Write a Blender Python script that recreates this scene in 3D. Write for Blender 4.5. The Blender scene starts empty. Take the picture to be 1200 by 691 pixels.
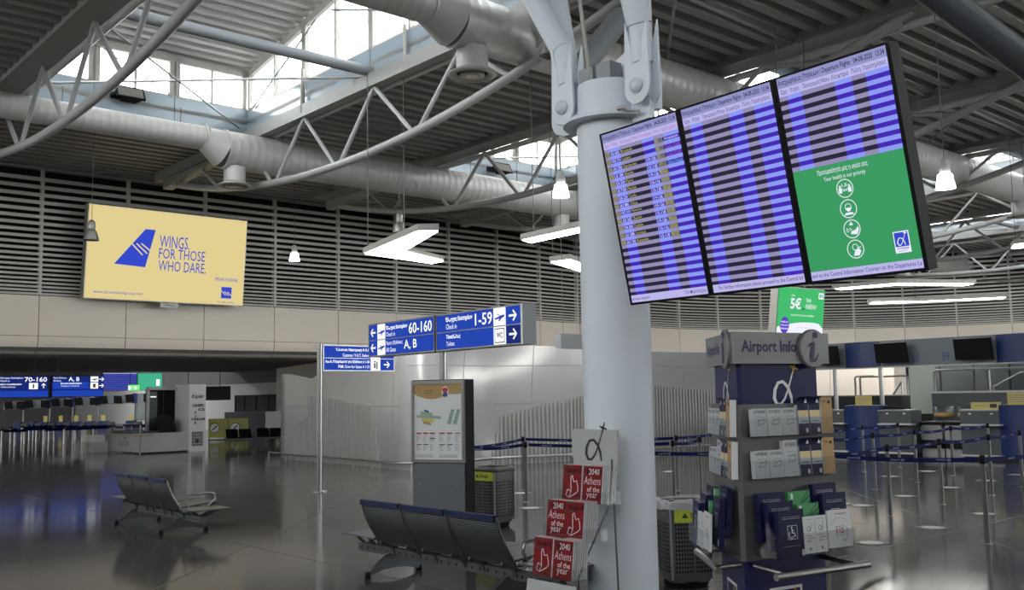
import bpy, bmesh, math, random
from mathutils import Matrix, Vector
SC = bpy.context.scene
COL = SC.collection
R = math.radians
random.seed(7)

# ------------------------------------------------------------------ camera
cam = bpy.data.cameras.new('camera')
cam.sensor_width = 36.0
cam.lens = 1150 / 1200 * 36.0
cam.clip_end = 500
camo = bpy.data.objects.new('camera', cam)
COL.objects.link(camo)
camo.matrix_world = (Matrix.Translation((0, 0, 1.7)) @ Matrix.Rotation(math.pi / 2 + math.atan(117.5 / 1150), 4, 'X')
                     @ Matrix.Rotation(R(-1.03), 4, 'Z'))
SC.camera = camo

# ------------------------------------------------------------------ world, exposure, daylight portals
SKY_STRENGTH = 12.0
w = bpy.data.worlds.new('overcast_sky')
SC.world = w
w.use_nodes = True
nt = w.node_tree
bg = nt.nodes['Background']
bg.inputs[0].default_value = (1.0, 0.985, 0.965, 1)
bg.inputs[1].default_value = SKY_STRENGTH
vs = SC.view_settings
vs.view_transform = 'Standard'
vs.look = 'None'
vs.exposure = 0.27
vs.gamma = 1.0
vs.use_curve_mapping = False
SC.cycles.use_denoising = True
SC.cycles.max_bounces = 10
SC.cycles.diffuse_bounces = 5
SC.cycles.transparent_max_bounces = 16
SC.cycles.sample_clamp_indirect = 6.0

HALL = R(41.3)          # the hall's long axis, turned from world X
cA, sA = math.cos(HALL), math.sin(HALL)
YQ = HALL - math.pi / 2  # yaw of things that face back along the hall


def h2w(u, v, z=0.0):
    return Vector((u * cA - v * sA, u * sA + v * cA, z))


HOLES_U = [(-6.4, 0.1), (6.2, 12.7), (18.9, 25.3), (31.5, 37.9), (44.1, 50.5)]
HOLES_V = [(-9.0, 1.0), (13.0, 26.0)]
DECK = 9.45
for (u0, u1) in HOLES_U:
    for (v0, v1) in HOLES_V:
        L = bpy.data.lights.new('skylight_portal', 'AREA')
        L.shape = 'RECTANGLE'
        L.size, L.size_y = u1 - u0, v1 - v0
        L.cycles.is_portal = True
        o = bpy.data.objects.new('skylight_portal', L)
        COL.objects.link(o)
        o.location = h2w((u0 + u1) / 2, (v0 + v1) / 2, DECK + 0.05)
        o.rotation_euler = (0, 0, HALL)
# the glazed facade behind the camera lets daylight in as well
L = bpy.data.lights.new('facade_portal', 'AREA')
L.shape = 'RECTANGLE'
L.size, L.size_y = 50.0, 1.5
L.cycles.is_portal = True
o = bpy.data.objects.new('facade_portal', L)
COL.objects.link(o)
o.matrix_world = Matrix.Translation(h2w(-13.8, 6, 8.25)) @ Matrix.Rotation(HALL, 4, 'Z') @ Matrix.Rotation(-math.pi / 2, 4, 'Z') @ Matrix.Rotation(math.pi / 2, 4, 'X')

L = bpy.data.lights.new('facade_portal', 'AREA')
L.shape = 'RECTANGLE'
L.size, L.size_y = 32.0, 6.0
L.cycles.is_portal = True
o = bpy.data.objects.new('facade_portal', L)
COL.objects.link(o)
o.matrix_world = Matrix.Translation(h2w(42, -19.8, 6.0)) @ Matrix.Rotation(HALL, 4, 'Z') @ Matrix.Rotation(math.pi / 2, 4, 'X')

# ------------------------------------------------------------------ materials
MATS = {}


def mat(name, col, rough=0.5, metal=0.0, emit=0.0, var=0.06, scale=8.0, bump=0.0, spec=0.5, coat=0.0, alpha=1.0):
    m = bpy.data.materials.new(name)
    m.use_nodes = True
    n = m.node_tree.nodes
    l = m.node_tree.links
    b = n['Principled BSDF']
    b.inputs['Roughness'].default_value = rough
    b.inputs['Metallic'].default_value = metal
    b.inputs['Specular IOR Level'].default_value = spec
    b.inputs['Coat Weight'].default_value = coat
    b.inputs['Alpha'].default_value = alpha
    c = (*col, 1)
    if emit:
        b.inputs['Emission Color'].default_value = c
        b.inputs['Emission Strength'].default_value = emit * (0.87 if emit < 2 else 1.0)
        b.inputs['Base Color'].default_value = (0.01, 0.01, 0.01, 1)
        b.inputs['Specular IOR Level'].default_value = 0.03
    else:
        tc = n.new('ShaderNodeTexCoord')
        nz = n.new('ShaderNodeTexNoise')
        nz.inputs['Scale'].default_value = scale
        nz.inputs['Detail'].default_value = 4
        mx = n.new('ShaderNodeMix')
        mx.data_type = 'RGBA'
        mx.inputs[6].default_value = tuple(q * (1 - var) for q in col) + (1,)
        mx.inputs[7].default_value = tuple(min(1, q * (1 + var)) for q in col) + (1,)
        l.new(tc.outputs['Object'], nz.inputs['Vector'])
        l.new(nz.outputs['Fac'], mx.inputs[0])
        l.new(mx.outputs[2], b.inputs['Base Color'])
        if bump:
            bp = n.new('ShaderNodeBump')
            bp.inputs['Strength'].default_value = bump
            bp.inputs['Distance'].default_value = 0.01
            l.new(nz.outputs['Fac'], bp.inputs['Height'])
            l.new(bp.outputs[0], b.inputs['Normal'])
    MATS[name] = m
    return m


def glass_mat(name, tint, refl=0.08, rough=0.02, edge=0.6):
    m = bpy.data.materials.new(name)
    m.use_nodes = True
    n = m.node_tree.nodes
    l = m.node_tree.links
    n.clear()
    out = n.new('ShaderNodeOutputMaterial')
    mx = n.new('ShaderNodeMixShader')
    tr = n.new('ShaderNodeBsdfTransparent')
    gl = n.new('ShaderNodeBsdfGlossy')
    lw = n.new('ShaderNodeLayerWeight')
    lw.inputs['Blend'].default_value = 0.25
    mm = n.new('ShaderNodeMath')
    mm.operation = 'MULTIPLY_ADD'
    mm.inputs[1].default_value = edge
    mm.inputs[2].default_value = refl
    tr.inputs[0].default_value = (*tint, 1)
    gl.inputs['Roughness'].default_value = rough
    l.new(lw.outputs['Fresnel'], mm.inputs[0])
    l.new(mm.outputs[0], mx.inputs[0])
    l.new(tr.outputs[0], mx.inputs[1])
    l.new(gl.outputs[0], mx.inputs[2])
    l.new(mx.outputs[0], out.inputs[0])
    MATS[name] = m
    return m


# terrazzo floor: speckle, cloudy wear, polished
m = mat('terrazzo', (0.2, 0.195, 0.19), 0.16, spec=0.12)
n = m.node_tree.nodes
l = m.node_tree.links
b = n['Principled BSDF']
tc = n.new('ShaderNodeTexCoord')
vo = n.new('ShaderNodeTexVoronoi'); vo.inputs['Scale'].default_value = 45
cr = n.new('ShaderNodeValToRGB')
cr.color_ramp.elements[0].color = (0.046, 0.045, 0.043, 1)
cr.color_ramp.elements[1].color = (0.112, 0.108, 0.102, 1)
l.new(tc.outputs['Object'], vo.inputs['Vector']); l.new(vo.outputs['Color'], cr.inputs[0])
nz = n.new('ShaderNodeTexNoise'); nz.inputs['Scale'].default_value = 0.6; nz.inputs['Detail'].default_value = 5
l.new(tc.outputs['Object'], nz.inputs['Vector'])
mx = n.new('ShaderNodeMix'); mx.data_type = 'RGBA'; mx.blend_type = 'MULTIPLY'; mx.inputs[0].default_value = 0.5
l.new(cr.outputs[0], mx.inputs[6]); l.new(nz.outputs['Color'], mx.inputs[7])
l.new(cr.outputs[0], b.inputs['Base Color'])
mr = n.new('ShaderNodeMapRange'); mr.inputs[3].default_value = 0.07; mr.inputs[4].default_value = 0.14
l.new(nz.outputs['Fac'], mr.inputs[0]); l.new(mr.outputs[0], b.inputs['Roughness'])

mat('floor_joint', (0.04, 0.04, 0.04), 0.5)
mat('deck', (0.35, 0.345, 0.33), 0.5)
mat('steel_paint', (0.39, 0.39, 0.39), 0.42)
mat('steel_light', (0.52, 0.52, 0.52), 0.42)
mat('beam_paint', (0.32, 0.32, 0.31), 0.5)
mat('band', (0.33, 0.39, 0.45), 0.14, var=0.03)
mat('frame_white', (0.4, 0.39, 0.36), 0.5)
mat('column_paint', (0.7, 0.755, 0.83), 0.5, var=0.02, scale=2)
mat('slat', (0.64, 0.61, 0.57), 0.45)
mat('backing', (0.03, 0.029, 0.028), 0.8, spec=0.1)
mat('cream', (0.81, 0.72, 0.625), 0.45, var=0.03, scale=1.5)
mat('joint_dark', (0.08, 0.075, 0.07), 0.8)
mat('joint_soft', (0.3, 0.3, 0.3), 0.6)
mat('white_wall', (0.28, 0.285, 0.3), 0.27, var=0.02, scale=1.0, spec=0.45)
mat('rib', (0.36, 0.355, 0.35), 0.4)
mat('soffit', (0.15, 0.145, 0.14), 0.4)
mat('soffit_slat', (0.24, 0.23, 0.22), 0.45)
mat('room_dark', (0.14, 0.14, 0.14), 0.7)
mat('room_light', (0.56, 0.56, 0.57), 0.5)
mat('chrome', (0.4, 0.4, 0.4), 0.3, metal=1.0, var=0.03)
mat('steel_brushed', (0.3, 0.3, 0.295), 0.36, metal=1.0, scale=30)
mat('black', (0.008, 0.008, 0.009), 0.5, spec=0.12)
mat('black_matte', (0.009, 0.009, 0.009), 0.6, spec=0.1)
mat('rubber', (0.012, 0.012, 0.012), 0.9, spec=0.1)
mat('lamp_grey', (0.36, 0.35, 0.33), 0.4, metal=0.6)
mat('sign_grey', (0.24, 0.26, 0.28), 0.45)
mat('bench_grey', (0.085, 0.093, 0.105), 0.42, metal=0.5)
mat('bench_blue', (0.01, 0.02, 0.075), 0.5, spec=0.25)
mat('table_top', (0.06, 0.065, 0.075), 0.3)
mat('totem_grey', (0.13, 0.14, 0.158), 0.45, metal=0.3)
mat('totem_black', (0.008, 0.009, 0.012), 0.6, spec=0.2)
mat('paper', (0.68, 0.7, 0.72), 0.5, var=0.02)
mat('ink_grey', (0.25, 0.26, 0.27), 0.6)
mat('ink_dark', (0.03, 0.03, 0.035), 0.6)
mat('ink_red', (0.45, 0.03, 0.04), 0.6)
mat('ink_blue', (0.03, 0.06, 0.3), 0.6)
mat('map_tan', (0.42, 0.27, 0.1), 0.6)
mat('map_yellow', (0.6, 0.5, 0.15), 0.6)
mat('map_green', (0.3, 0.42, 0.33), 0.6)
mat('bin_grey', (0.105, 0.11, 0.108), 0.5, metal=0.2)
mat('yellow_label', (0.55, 0.62, 0.05), 0.5)
mat('plastic_bag', (0.5, 0.5, 0.52), 0.25)
mat('kiosk_grey', (0.11, 0.112, 0.117), 0.42, metal=0.25)
mat('rack_panel', (0.42, 0.43, 0.44), 0.45)
mat('kiosk_head', (0.21, 0.213, 0.22), 0.42, metal=0.35)
mat('navy', (0.004, 0.006, 0.075), 0.45, spec=0.3)
mat('navy_print', (0.008, 0.01, 0.055), 0.5, spec=0.25)
mat('navy_text', (0.02, 0.022, 0.09), 0.5)
mat('white_print', (0.75, 0.76, 0.78), 0.5, var=0.01)
mat('gold', (0.55, 0.3, 0.04), 0.45)
mat('tan_print', (0.5, 0.31, 0.12), 0.55)
mat('green_print', (0.06, 0.3, 0.11), 0.5)
mat('green_dark', (0.02, 0.1, 0.05), 0.5)
mat('leaf_grey', (0.5, 0.52, 0.55), 0.45)
mat('sunset', (0.72, 0.6, 0.3), 0.5)
mat('city_blue', (0.42, 0.5, 0.58), 0.5)
mat('mag_red', (0.2, 0.005, 0.008), 0.6, spec=0.2, var=0.15, scale=6)
mat('neon_white', (0.85, 0.72, 0.78), 0.5)
mat('post_steel', (0.16, 0.165, 0.17), 0.35, metal=0.85)
mat('belt', (0.006, 0.011, 0.075), 0.8, spec=0.15)
mat('belt_print', (0.12, 0.15, 0.32), 0.7)
mat('sticker_white', (0.6, 0.6, 0.58), 0.3)
mat('sticker_rim', (0.07, 0.07, 0.07), 0.4)
mat('desk_grey', (0.05, 0.06, 0.07), 0.45)
mat('desk_blue', (0.009, 0.025, 0.12), 0.4)
mat('desk_dark', (0.02, 0.022, 0.024), 0.5, spec=0.2)
mat('band_grey', (0.14, 0.165, 0.185), 0.45)
mat('num_blue', (0.04, 0.07, 0.22), 0.5)
mat('yellow_paper', (0.55, 0.45, 0.12), 0.6)
mat('tray_grey', (0.26, 0.265, 0.27), 0.4)
mat('floor_box', (0.3, 0.3, 0.3), 0.5)
mat('ice_white', (0.36, 0.36, 0.37), 0.5)
mat('ice_tan', (0.35, 0.28, 0.2), 0.5)
mat('banner_yellow', (0.42, 0.4, 0.08), 0.5)
mat('duct', (0.52, 0.51, 0.495), 0.4, metal=0.1, var=0.03, scale=3)
mat('wire', (0.13, 0.13, 0.13), 0.6)
mat('led', (1.0, 0.96, 0.9), emit=15.0)
mat('far_fill', (1.0, 0.98, 0.96), emit=45.0)  # glow of the unseen panels added over the far hall
mat('lamp_glow', (1.0, 0.98, 0.95), emit=14.0)
mat('bulb_glow', (1.0, 0.96, 0.9), emit=40.0)
mat('glow_yellow', (0.88, 0.72, 0.33), emit=0.82)
mat('glow_blue_logo', (0.035, 0.07, 0.62), emit=0.9)
mat('sg_blue', (0.014, 0.065, 0.52), emit=0.78)
mat('sg_blue_dark', (0.008, 0.025, 0.22), emit=0.75)
mat('sg_white', (0.95, 0.97, 1.0), emit=1.1)
mat('scr_peri', (0.29, 0.36, 1.0), emit=0.85)
mat('scr_violet', (0.065, 0.022, 0.54), emit=0.8)
mat('scr_lilac', (0.33, 0.29, 0.52), emit=0.85)
mat('scr_dark', (0.022, 0.02, 0.045), emit=0.8)
mat('scr_head', (0.31, 0.32, 0.62), emit=0.85)
mat('scr_head2', (0.55, 0.52, 0.92), emit=0.85)
mat('scr_text', (0.03, 0.03, 0.09), emit=0.5)
mat('scr_pink', (0.5, 0.12, 0.4), emit=0.8)
mat('scr_yellow', (0.62, 0.6, 0.14), emit=0.8)
mat('scr_white', (0.85, 0.85, 1.0), emit=0.95)
mat('scr_cyan', (0.2, 0.6, 0.75), emit=0.8)
mat('scr_green', (0.045, 0.36, 0.13), emit=0.85)
mat('ad_green', (0.05, 0.5, 0.15), emit=0.95)
mat('ad_white', (0.88, 0.9, 1.0), emit=0.95)
mat('ad_violet', (0.1, 0.05, 0.55), emit=0.9)
mat('far_green', (0.08, 0.6, 0.35), emit=0.7)
mat('exit_green', (0.2, 0.75, 0.2), emit=1.1)
mat('far_blue', (0.09, 0.11, 0.55), emit=0.7)
mat('red_print', (0.3, 0.04, 0.03), 0.5)
glass_mat('window_glass', (0.93, 0.96, 0.97), 0.03)
glass_mat('acrylic', (0.95, 0.955, 0.96), 0.015, 0.05, 0.2)
glass_mat('frosted', (0.62, 0.7, 0.7), 0.12, 0.2)


# ------------------------------------------------------------------ geometry helpers
class MB:
    def __init__(s, mat='steel_paint'):
        s.v, s.f, s.m, s.s = [], [], [], []
        s.mat = mat
        s.M = None

    def add(s, verts, faces, mat=None, smooth=False):
        o = len(s.v)
        if s.M is not None:
            verts = [s.M @ Vector(p) for p in verts]
        s.v += [tuple(p) for p in verts]
        for f in faces:
            s.f.append([i + o for i in f])
            s.m.append(mat or s.mat)
            s.s.append(smooth)
        return s

    def box(s, x0, x1, y0, y1, z0, z1, mat=None):
        V = [(x0, y0, z0), (x1, y0, z0), (x1, y1, z0), (x0, y1, z0), (x0, y0, z1), (x1, y0, z1), (x1, y1, z1), (x0, y1, z1)]
        return s.add(V, [(0, 3, 2, 1), (4, 5, 6, 7), (0, 1, 5, 4), (1, 2, 6, 5), (2, 3, 7, 6), (3, 0, 4, 7)], mat)

    def tube(s, a, b, r, r2=None, n=10, mat=None, cap=True):
        return s.path([a, b], [r, r if r2 is None else r2], n, mat, cap)

    def path(s, pts, r, n=8, mat=None, cap=True):
        pts = [Vector(p) for p in pts]
        if not isinstance(r, (list, tuple)):
            r = [r] * len(pts)
        V, F = [], []
        t0 = (pts[1] - pts[0]).normalized()
        ref = Vector((0, 0, 1)) if abs(t0.z) < 0.95 else Vector((1, 0, 0))
        nx = t0.cross(ref).normalized()
        for i, p in enumerate(pts):
            a = (pts[i] - pts[i - 1]).normalized() if i else t0
            c = (pts[i + 1] - pts[i]).normalized() if i < len(pts) - 1 else a
            t = (a + c).normalized()
            nx = (nx - t * nx.dot(t)).normalized()
            ny = t.cross(nx)
            k = 1.0 / max(0.5, (a.dot(t)))
            for j in range(n):
                q = 2 * math.pi * j / n
                V.append(p + (nx * math.cos(q) + ny * math.sin(q)) * r[i] * (k if 0 < i < len(pts) - 1 else 1))
        for i in range(len(pts) - 1):
            for j in range(n):
                F.append((i * n + j, i * n + (j + 1) % n, (i + 1) * n + (j + 1) % n, (i + 1) * n + j))
        s.add(V, F, mat, True)
        if cap:
            s.add(V[:n], [tuple(range(n - 1, -1, -1))], mat)
            s.add(V[-n:], [tuple(range(n))], mat)
        return s

    def lathe(s, prof, n=16, mat=None, c=(0, 0, 0), smooth=True):
        V, F = [], []
        for (r, z) in prof:
            for j in range(n):
                q = 2 * math.pi * j / n
                V.append((c[0] + r * math.cos(q), c[1] + r * math.sin(q), c[2] + z))
        for i in range(len(prof) - 1):
            for j in range(n):
                F.append((i * n + j, i * n + (j + 1) % n, (i + 1) * n + (j + 1) % n, (i + 1) * n + j))
        return s.add(V, F, mat, smooth)

    def prism(s, poly, y0, y1, mat=None):            # polygon in x,z pushed along y
        n = len(poly)
        V = [(p[0], y0, p[1]) for p in poly] + [(p[0], y1, p[1]) for p in poly]
        F = [tuple(range(n)), tuple(range(2 * n - 1, n - 1, -1))]
        F += [(i, i + n, (i + 1) % n + n, (i + 1) % n) for i in range(n)]
        return s.add(V, F, mat)

    def ext(s, poly, z0, z1, mat=None):              # polygon in x,y pushed along z
        n = len(poly)
        V = [(p[0], p[1], z0) for p in poly] + [(p[0], p[1], z1) for p in poly]
        F = [tuple(range(n - 1, -1, -1)), tuple(range(n, 2 * n))]
        F += [(i, (i + 1) % n, (i + 1) % n + n, i + n) for i in range(n)]
        return s.add(V, F, mat)

    def quad(s, a, b, c, d, mat=None):
        return s.add([a, b, c, d], [(0, 1, 2, 3)], mat)

    # flat print on a face that looks towards -y (x right, z up)
    def poly(s, pts, mat=None, y=0.0):
        return s.add([(p[0], y, p[1]) for p in pts], [tuple(range(len(pts)))], mat)

    def rect(s, x0, x1, z0, z1, mat=None, y=0.0):
        return s.poly([(x0, z0), (x1, z0), (x1, z1), (x0, z1)], mat, y)

    def disc(s, cx, cz, r, mat=None, y=0.0, n=20, rz=None):
        rz = rz or r
        return s.poly([(cx + r * math.cos(2 * math.pi * i / n), cz + rz * math.sin(2 * math.pi * i / n)) for i in range(n)], mat, y)

    def ring(s, cx, cz, r, wd, mat=None, y=0.0, n=24):
        V = []
        for i in range(n):
            q = 2 * math.pi * i / n
            V += [(cx + r * math.cos(q), y, cz + r * math.sin(q)), (cx + (r - wd) * math.cos(q), y, cz + (r - wd) * math.sin(q))]
        F = [(2 * i, 2 * ((i + 1) % n), 2 * ((i + 1) % n) + 1, 2 * i + 1) for i in range(n)]
        return s.add(V, F, mat)

    def stroke(s, pts, wd, mat=None, y=0.0):
        pts = [Vector((p[0], p[1])) for p in pts]
        if not isinstance(wd, (list, tuple)):
            wd = [wd] * len(pts)
        V = []
        for i, p in enumerate(pts):
            a = pts[max(0, i - 1)]
            c = pts[min(len(pts) - 1, i + 1)]
            t = (c - a).normalized()
            nn = Vector((-t.y, t.x)) * wd[i] / 2
            V += [(p.x - nn.x, y, p.y - nn.y), (p.x + nn.x, y, p.y + nn.y)]
        F = [(2 * i, 2 * i + 2, 2 * i + 3, 2 * i + 1) for i in range(len(pts) - 1)]
        return s.add(V, F, mat)

    def text(s, txt, x0, x1, z0, z1, mat=None, y=0.0, bold=0.0, shear=0.0):
        V, F = glyphs(txt, bold, shear)
        if not V:
            return s
        ax = min(p[0] for p in V); bx = max(p[0] for p in V)
        az = min(p[1] for p in V); bz = max(p[1] for p in V)
        kx = (x1 - x0) / max(1e-6, bx - ax)
        kz = (z1 - z0) / max(1e-6, bz - az)
        return s.add([(x0 + (p[0] - ax) * kx, y, z0 + (p[1] - az) * kz) for p in V], F, mat)

    def build(s, name, parent=None, world=None):
        me = mesh_of(s, name)
        o = bpy.data.objects.new(name, me)
        COL.objects.link(o)
        if parent is not None:
            o.parent = parent
        if world is not None:
            o.matrix_world = world
        return o


def mesh_of(s, name):
    me = bpy.data.meshes.new(name)
    me.from_pydata(s.v, [], s.f)
    used = []
    for k in s.m:
        if k not in used:
            used.append(k)
    for k in used:
        me.materials.append(MATS[k])
    ix = {k: i for i, k in enumerate(used)}
    me.polygons.foreach_set('material_index', [ix[k] for k in s.m])
    me.polygons.foreach_set('use_smooth', s.s)
    me.update()
    return me


_G = {}


def glyphs(txt, bold=0.0, shear=0.0):
    key = (txt, bold, shear)
    if key in _G:
        return _G[key]
    cu = bpy.data.curves.new('lettering', 'FONT')
    cu.body = txt
    cu.resolution_u = 2
    cu.offset = bold
    cu.shear = shear
    ob = bpy.data.objects.new('lettering', cu)
    COL.objects.link(ob)
    dg = bpy.context.evaluated_depsgraph_get()
    ev = ob.evaluated_get(dg)
    me = ev.to_mesh()
    V = [(p.co.x, p.co.y) for p in me.vertices]
    F = [tuple(p.vertices) for p in me.polygons]
    ev.to_mesh_clear()
    bpy.data.objects.remove(ob)
    bpy.data.curves.remove(cu)
    _G[key] = (V, F)
    return _G[key]


def tag(o, label, cat, group=None):
    o['label'] = label
    o['category'] = cat
    if group:
        o['group'] = group
    return o


def thing(name, label, cat, loc=(0, 0, 0), yaw=0.0, group=None, mtx=None):
    o = bpy.data.objects.new(name, None)
    COL.objects.link(o)
    o.empty_display_size = 0.1
    if mtx is not None:
        o.matrix_world = mtx
    else:
        o.location = loc
        o.rotation_euler = (0, 0, yaw)
    return tag(o, label, cat, group)


def struct(o):
    o['kind'] = 'structure'
    return o


HM = Matrix.Rotation(HALL, 4, 'Z')


def hall(mb, name, parent=None):
    """a mesh written in hall coordinates (u, v, z)"""
    o = mb.build(name, parent)
    if parent is None:
        o.matrix_world = HM
    return o


def inst(me, name, parent, m):
    o = bpy.data.objects.new(name, me)
    COL.objects.link(o)
    o.parent = parent
    o.matrix_local = m
    return o


def dup(root, loc=None, yaw=None, label=None, group=None, mtx=None):
    r = root.copy()
    COL.objects.link(r)
    if mtx is not None:
        r.matrix_world = mtx
    else:
        if loc is not None:
            r.location = loc
        if yaw is not None:
            r.rotation_euler = (0, 0, yaw)
    if label:
        r['label'] = label
    if group:
        r['group'] = group
    for ch in list(root.children):
        c = ch.copy()
        COL.objects.link(c)
        c.parent = r
        for g in list(ch.children):
            d = g.copy()
            COL.objects.link(d)
            d.parent = c
    return r


def place(loc, yaw=0.0, tilt=0.0):
    """yaw about z, then lean the top towards the viewer (-y)"""
    return Matrix.Translation(loc) @ Matrix.Rotation(yaw, 4, 'Z') @ Matrix.Rotation(tilt, 4, 'X')


def alpha_logo(mb, cx, cz, sz, y, m1, m2, k=1.0):
    """the swoosh: an open loop whose upstroke ends in a small plane"""
    P = [(0.42, -0.5), (0.38, -0.2), (0.24, 0.12), (0.02, 0.3), (-0.2, 0.26), (-0.36, 0.02), (-0.4, -0.25), (-0.3, -0.45),
         (-0.12, -0.47), (0.08, -0.28), (0.26, 0.05), (0.42, 0.42), (0.52, 0.66)]
    W = [0.07, 0.1, 0.11, 0.09, 0.09, 0.11, 0.12, 0.11, 0.09, 0.07, 0.06, 0.05, 0.03]
    mb.stroke([(cx + p[0] * sz, cz + p[1] * sz) for p in P], [q * sz * k for q in W], m1, y)
    pl = [(0.46, 0.6), (0.5, 0.72), (0.36, 0.82), (0.37, 0.86), (0.54, 0.83), (0.62, 1.0), (0.67, 1.0), (0.62, 0.8), (0.76, 0.74), (0.75, 0.69), (0.59, 0.72), (0.53, 0.58)]
    mb.poly([(cx + p[0] * sz, cz + p[1] * sz) for p in pl][::-1], m2, y)

# ================================================================== STRUCTURE
# ------------------------------------------------------------------ floor
fl = MB('terrazzo').box(-62, 66, -40, 110, -0.3, 0)
floor = struct(fl.build('floor'))


def joint(a, b, wd=0.02):
    a, b = h2w(*a), h2w(*b)
    t = (b - a).normalized()
    nn = Vector((-t.y, t.x, 0)) * wd / 2
    j = MB('floor_joint')
    j.ext([a - nn, b - nn, b + nn, a + nn], 0.0004, 0.0014)
    j.build('floor_joint', floor)


for k in range(-1, 6):
    joint((5.4 + 6.3 * k, -8), (5.4 + 6.3 * k, 33.5), 0.014)
for k in range(-1, 5):
    joint((-6, 5.5 + 6.3 * k), (40, 5.5 + 6.3 * k), 0.022 if k == 0 else 0.012)
joint((-6, -0.5), (25, 30.5), 0.02)
joint((4, -2.4), (32, 25.6), 0.016)

# ------------------------------------------------------------------ ceiling: fluted steel deck with skylight openings
U0, U1, V0, V1 = -14.0, 64.0, -20.0, 36.0
ce = MB('deck')
PROF = [(0, 0), (0.22, 0), (0.25, 0.19), (0.47, 0.19), (0.5, 0)]


def flutes(mb, u0, u1, v, z=DECK, dz=0.0, p=0.5):
    k = p / 0.5
    V, F = [], []
    for (dv, h) in PROF:
        zz = z + h * k + dz * dv * k
        V += [(u0, v + dv * k, zz), (u1, v + dv * k, zz)]
    for i in range(len(PROF) - 1):
        F.append((2 * i, 2 * i + 2, 2 * i + 3, 2 * i + 1))
    mb.add(V, F)


v = V0
while v < V1 - 0.01:
    cut = any(a - 0.01 <= v < b - 0.01 for a, b in HOLES_V)
    if cut:
        e = [U0] + [q for h in HOLES_U for q in h] + [U1]
        for i in range(0, len(e), 2):
            flutes(ce, e[i], e[i + 1], v)
    else:
        flutes(ce, U0, U1, v)
    v += 0.5
# closed roof skin above the flutes
e = [U0] + [q for h in HOLES_U for q in h] + [U1]
vv = [V0] + [q for h in HOLES_V for q in h] + [V1]
for i in range(0, len(vv), 2):
    ce.box(U0, U1, vv[i], vv[i + 1], 9.66, 9.78)
for (a, b_) in HOLES_V:
    for i in range(0, len(e), 2):
        ce.box(e[i], e[i + 1], a, b_, 9.66, 9.78)
ceiling = struct(hall(ce, 'ceiling'))

# ------------------------------------------------------------------ skylights
WINN = 0


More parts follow.
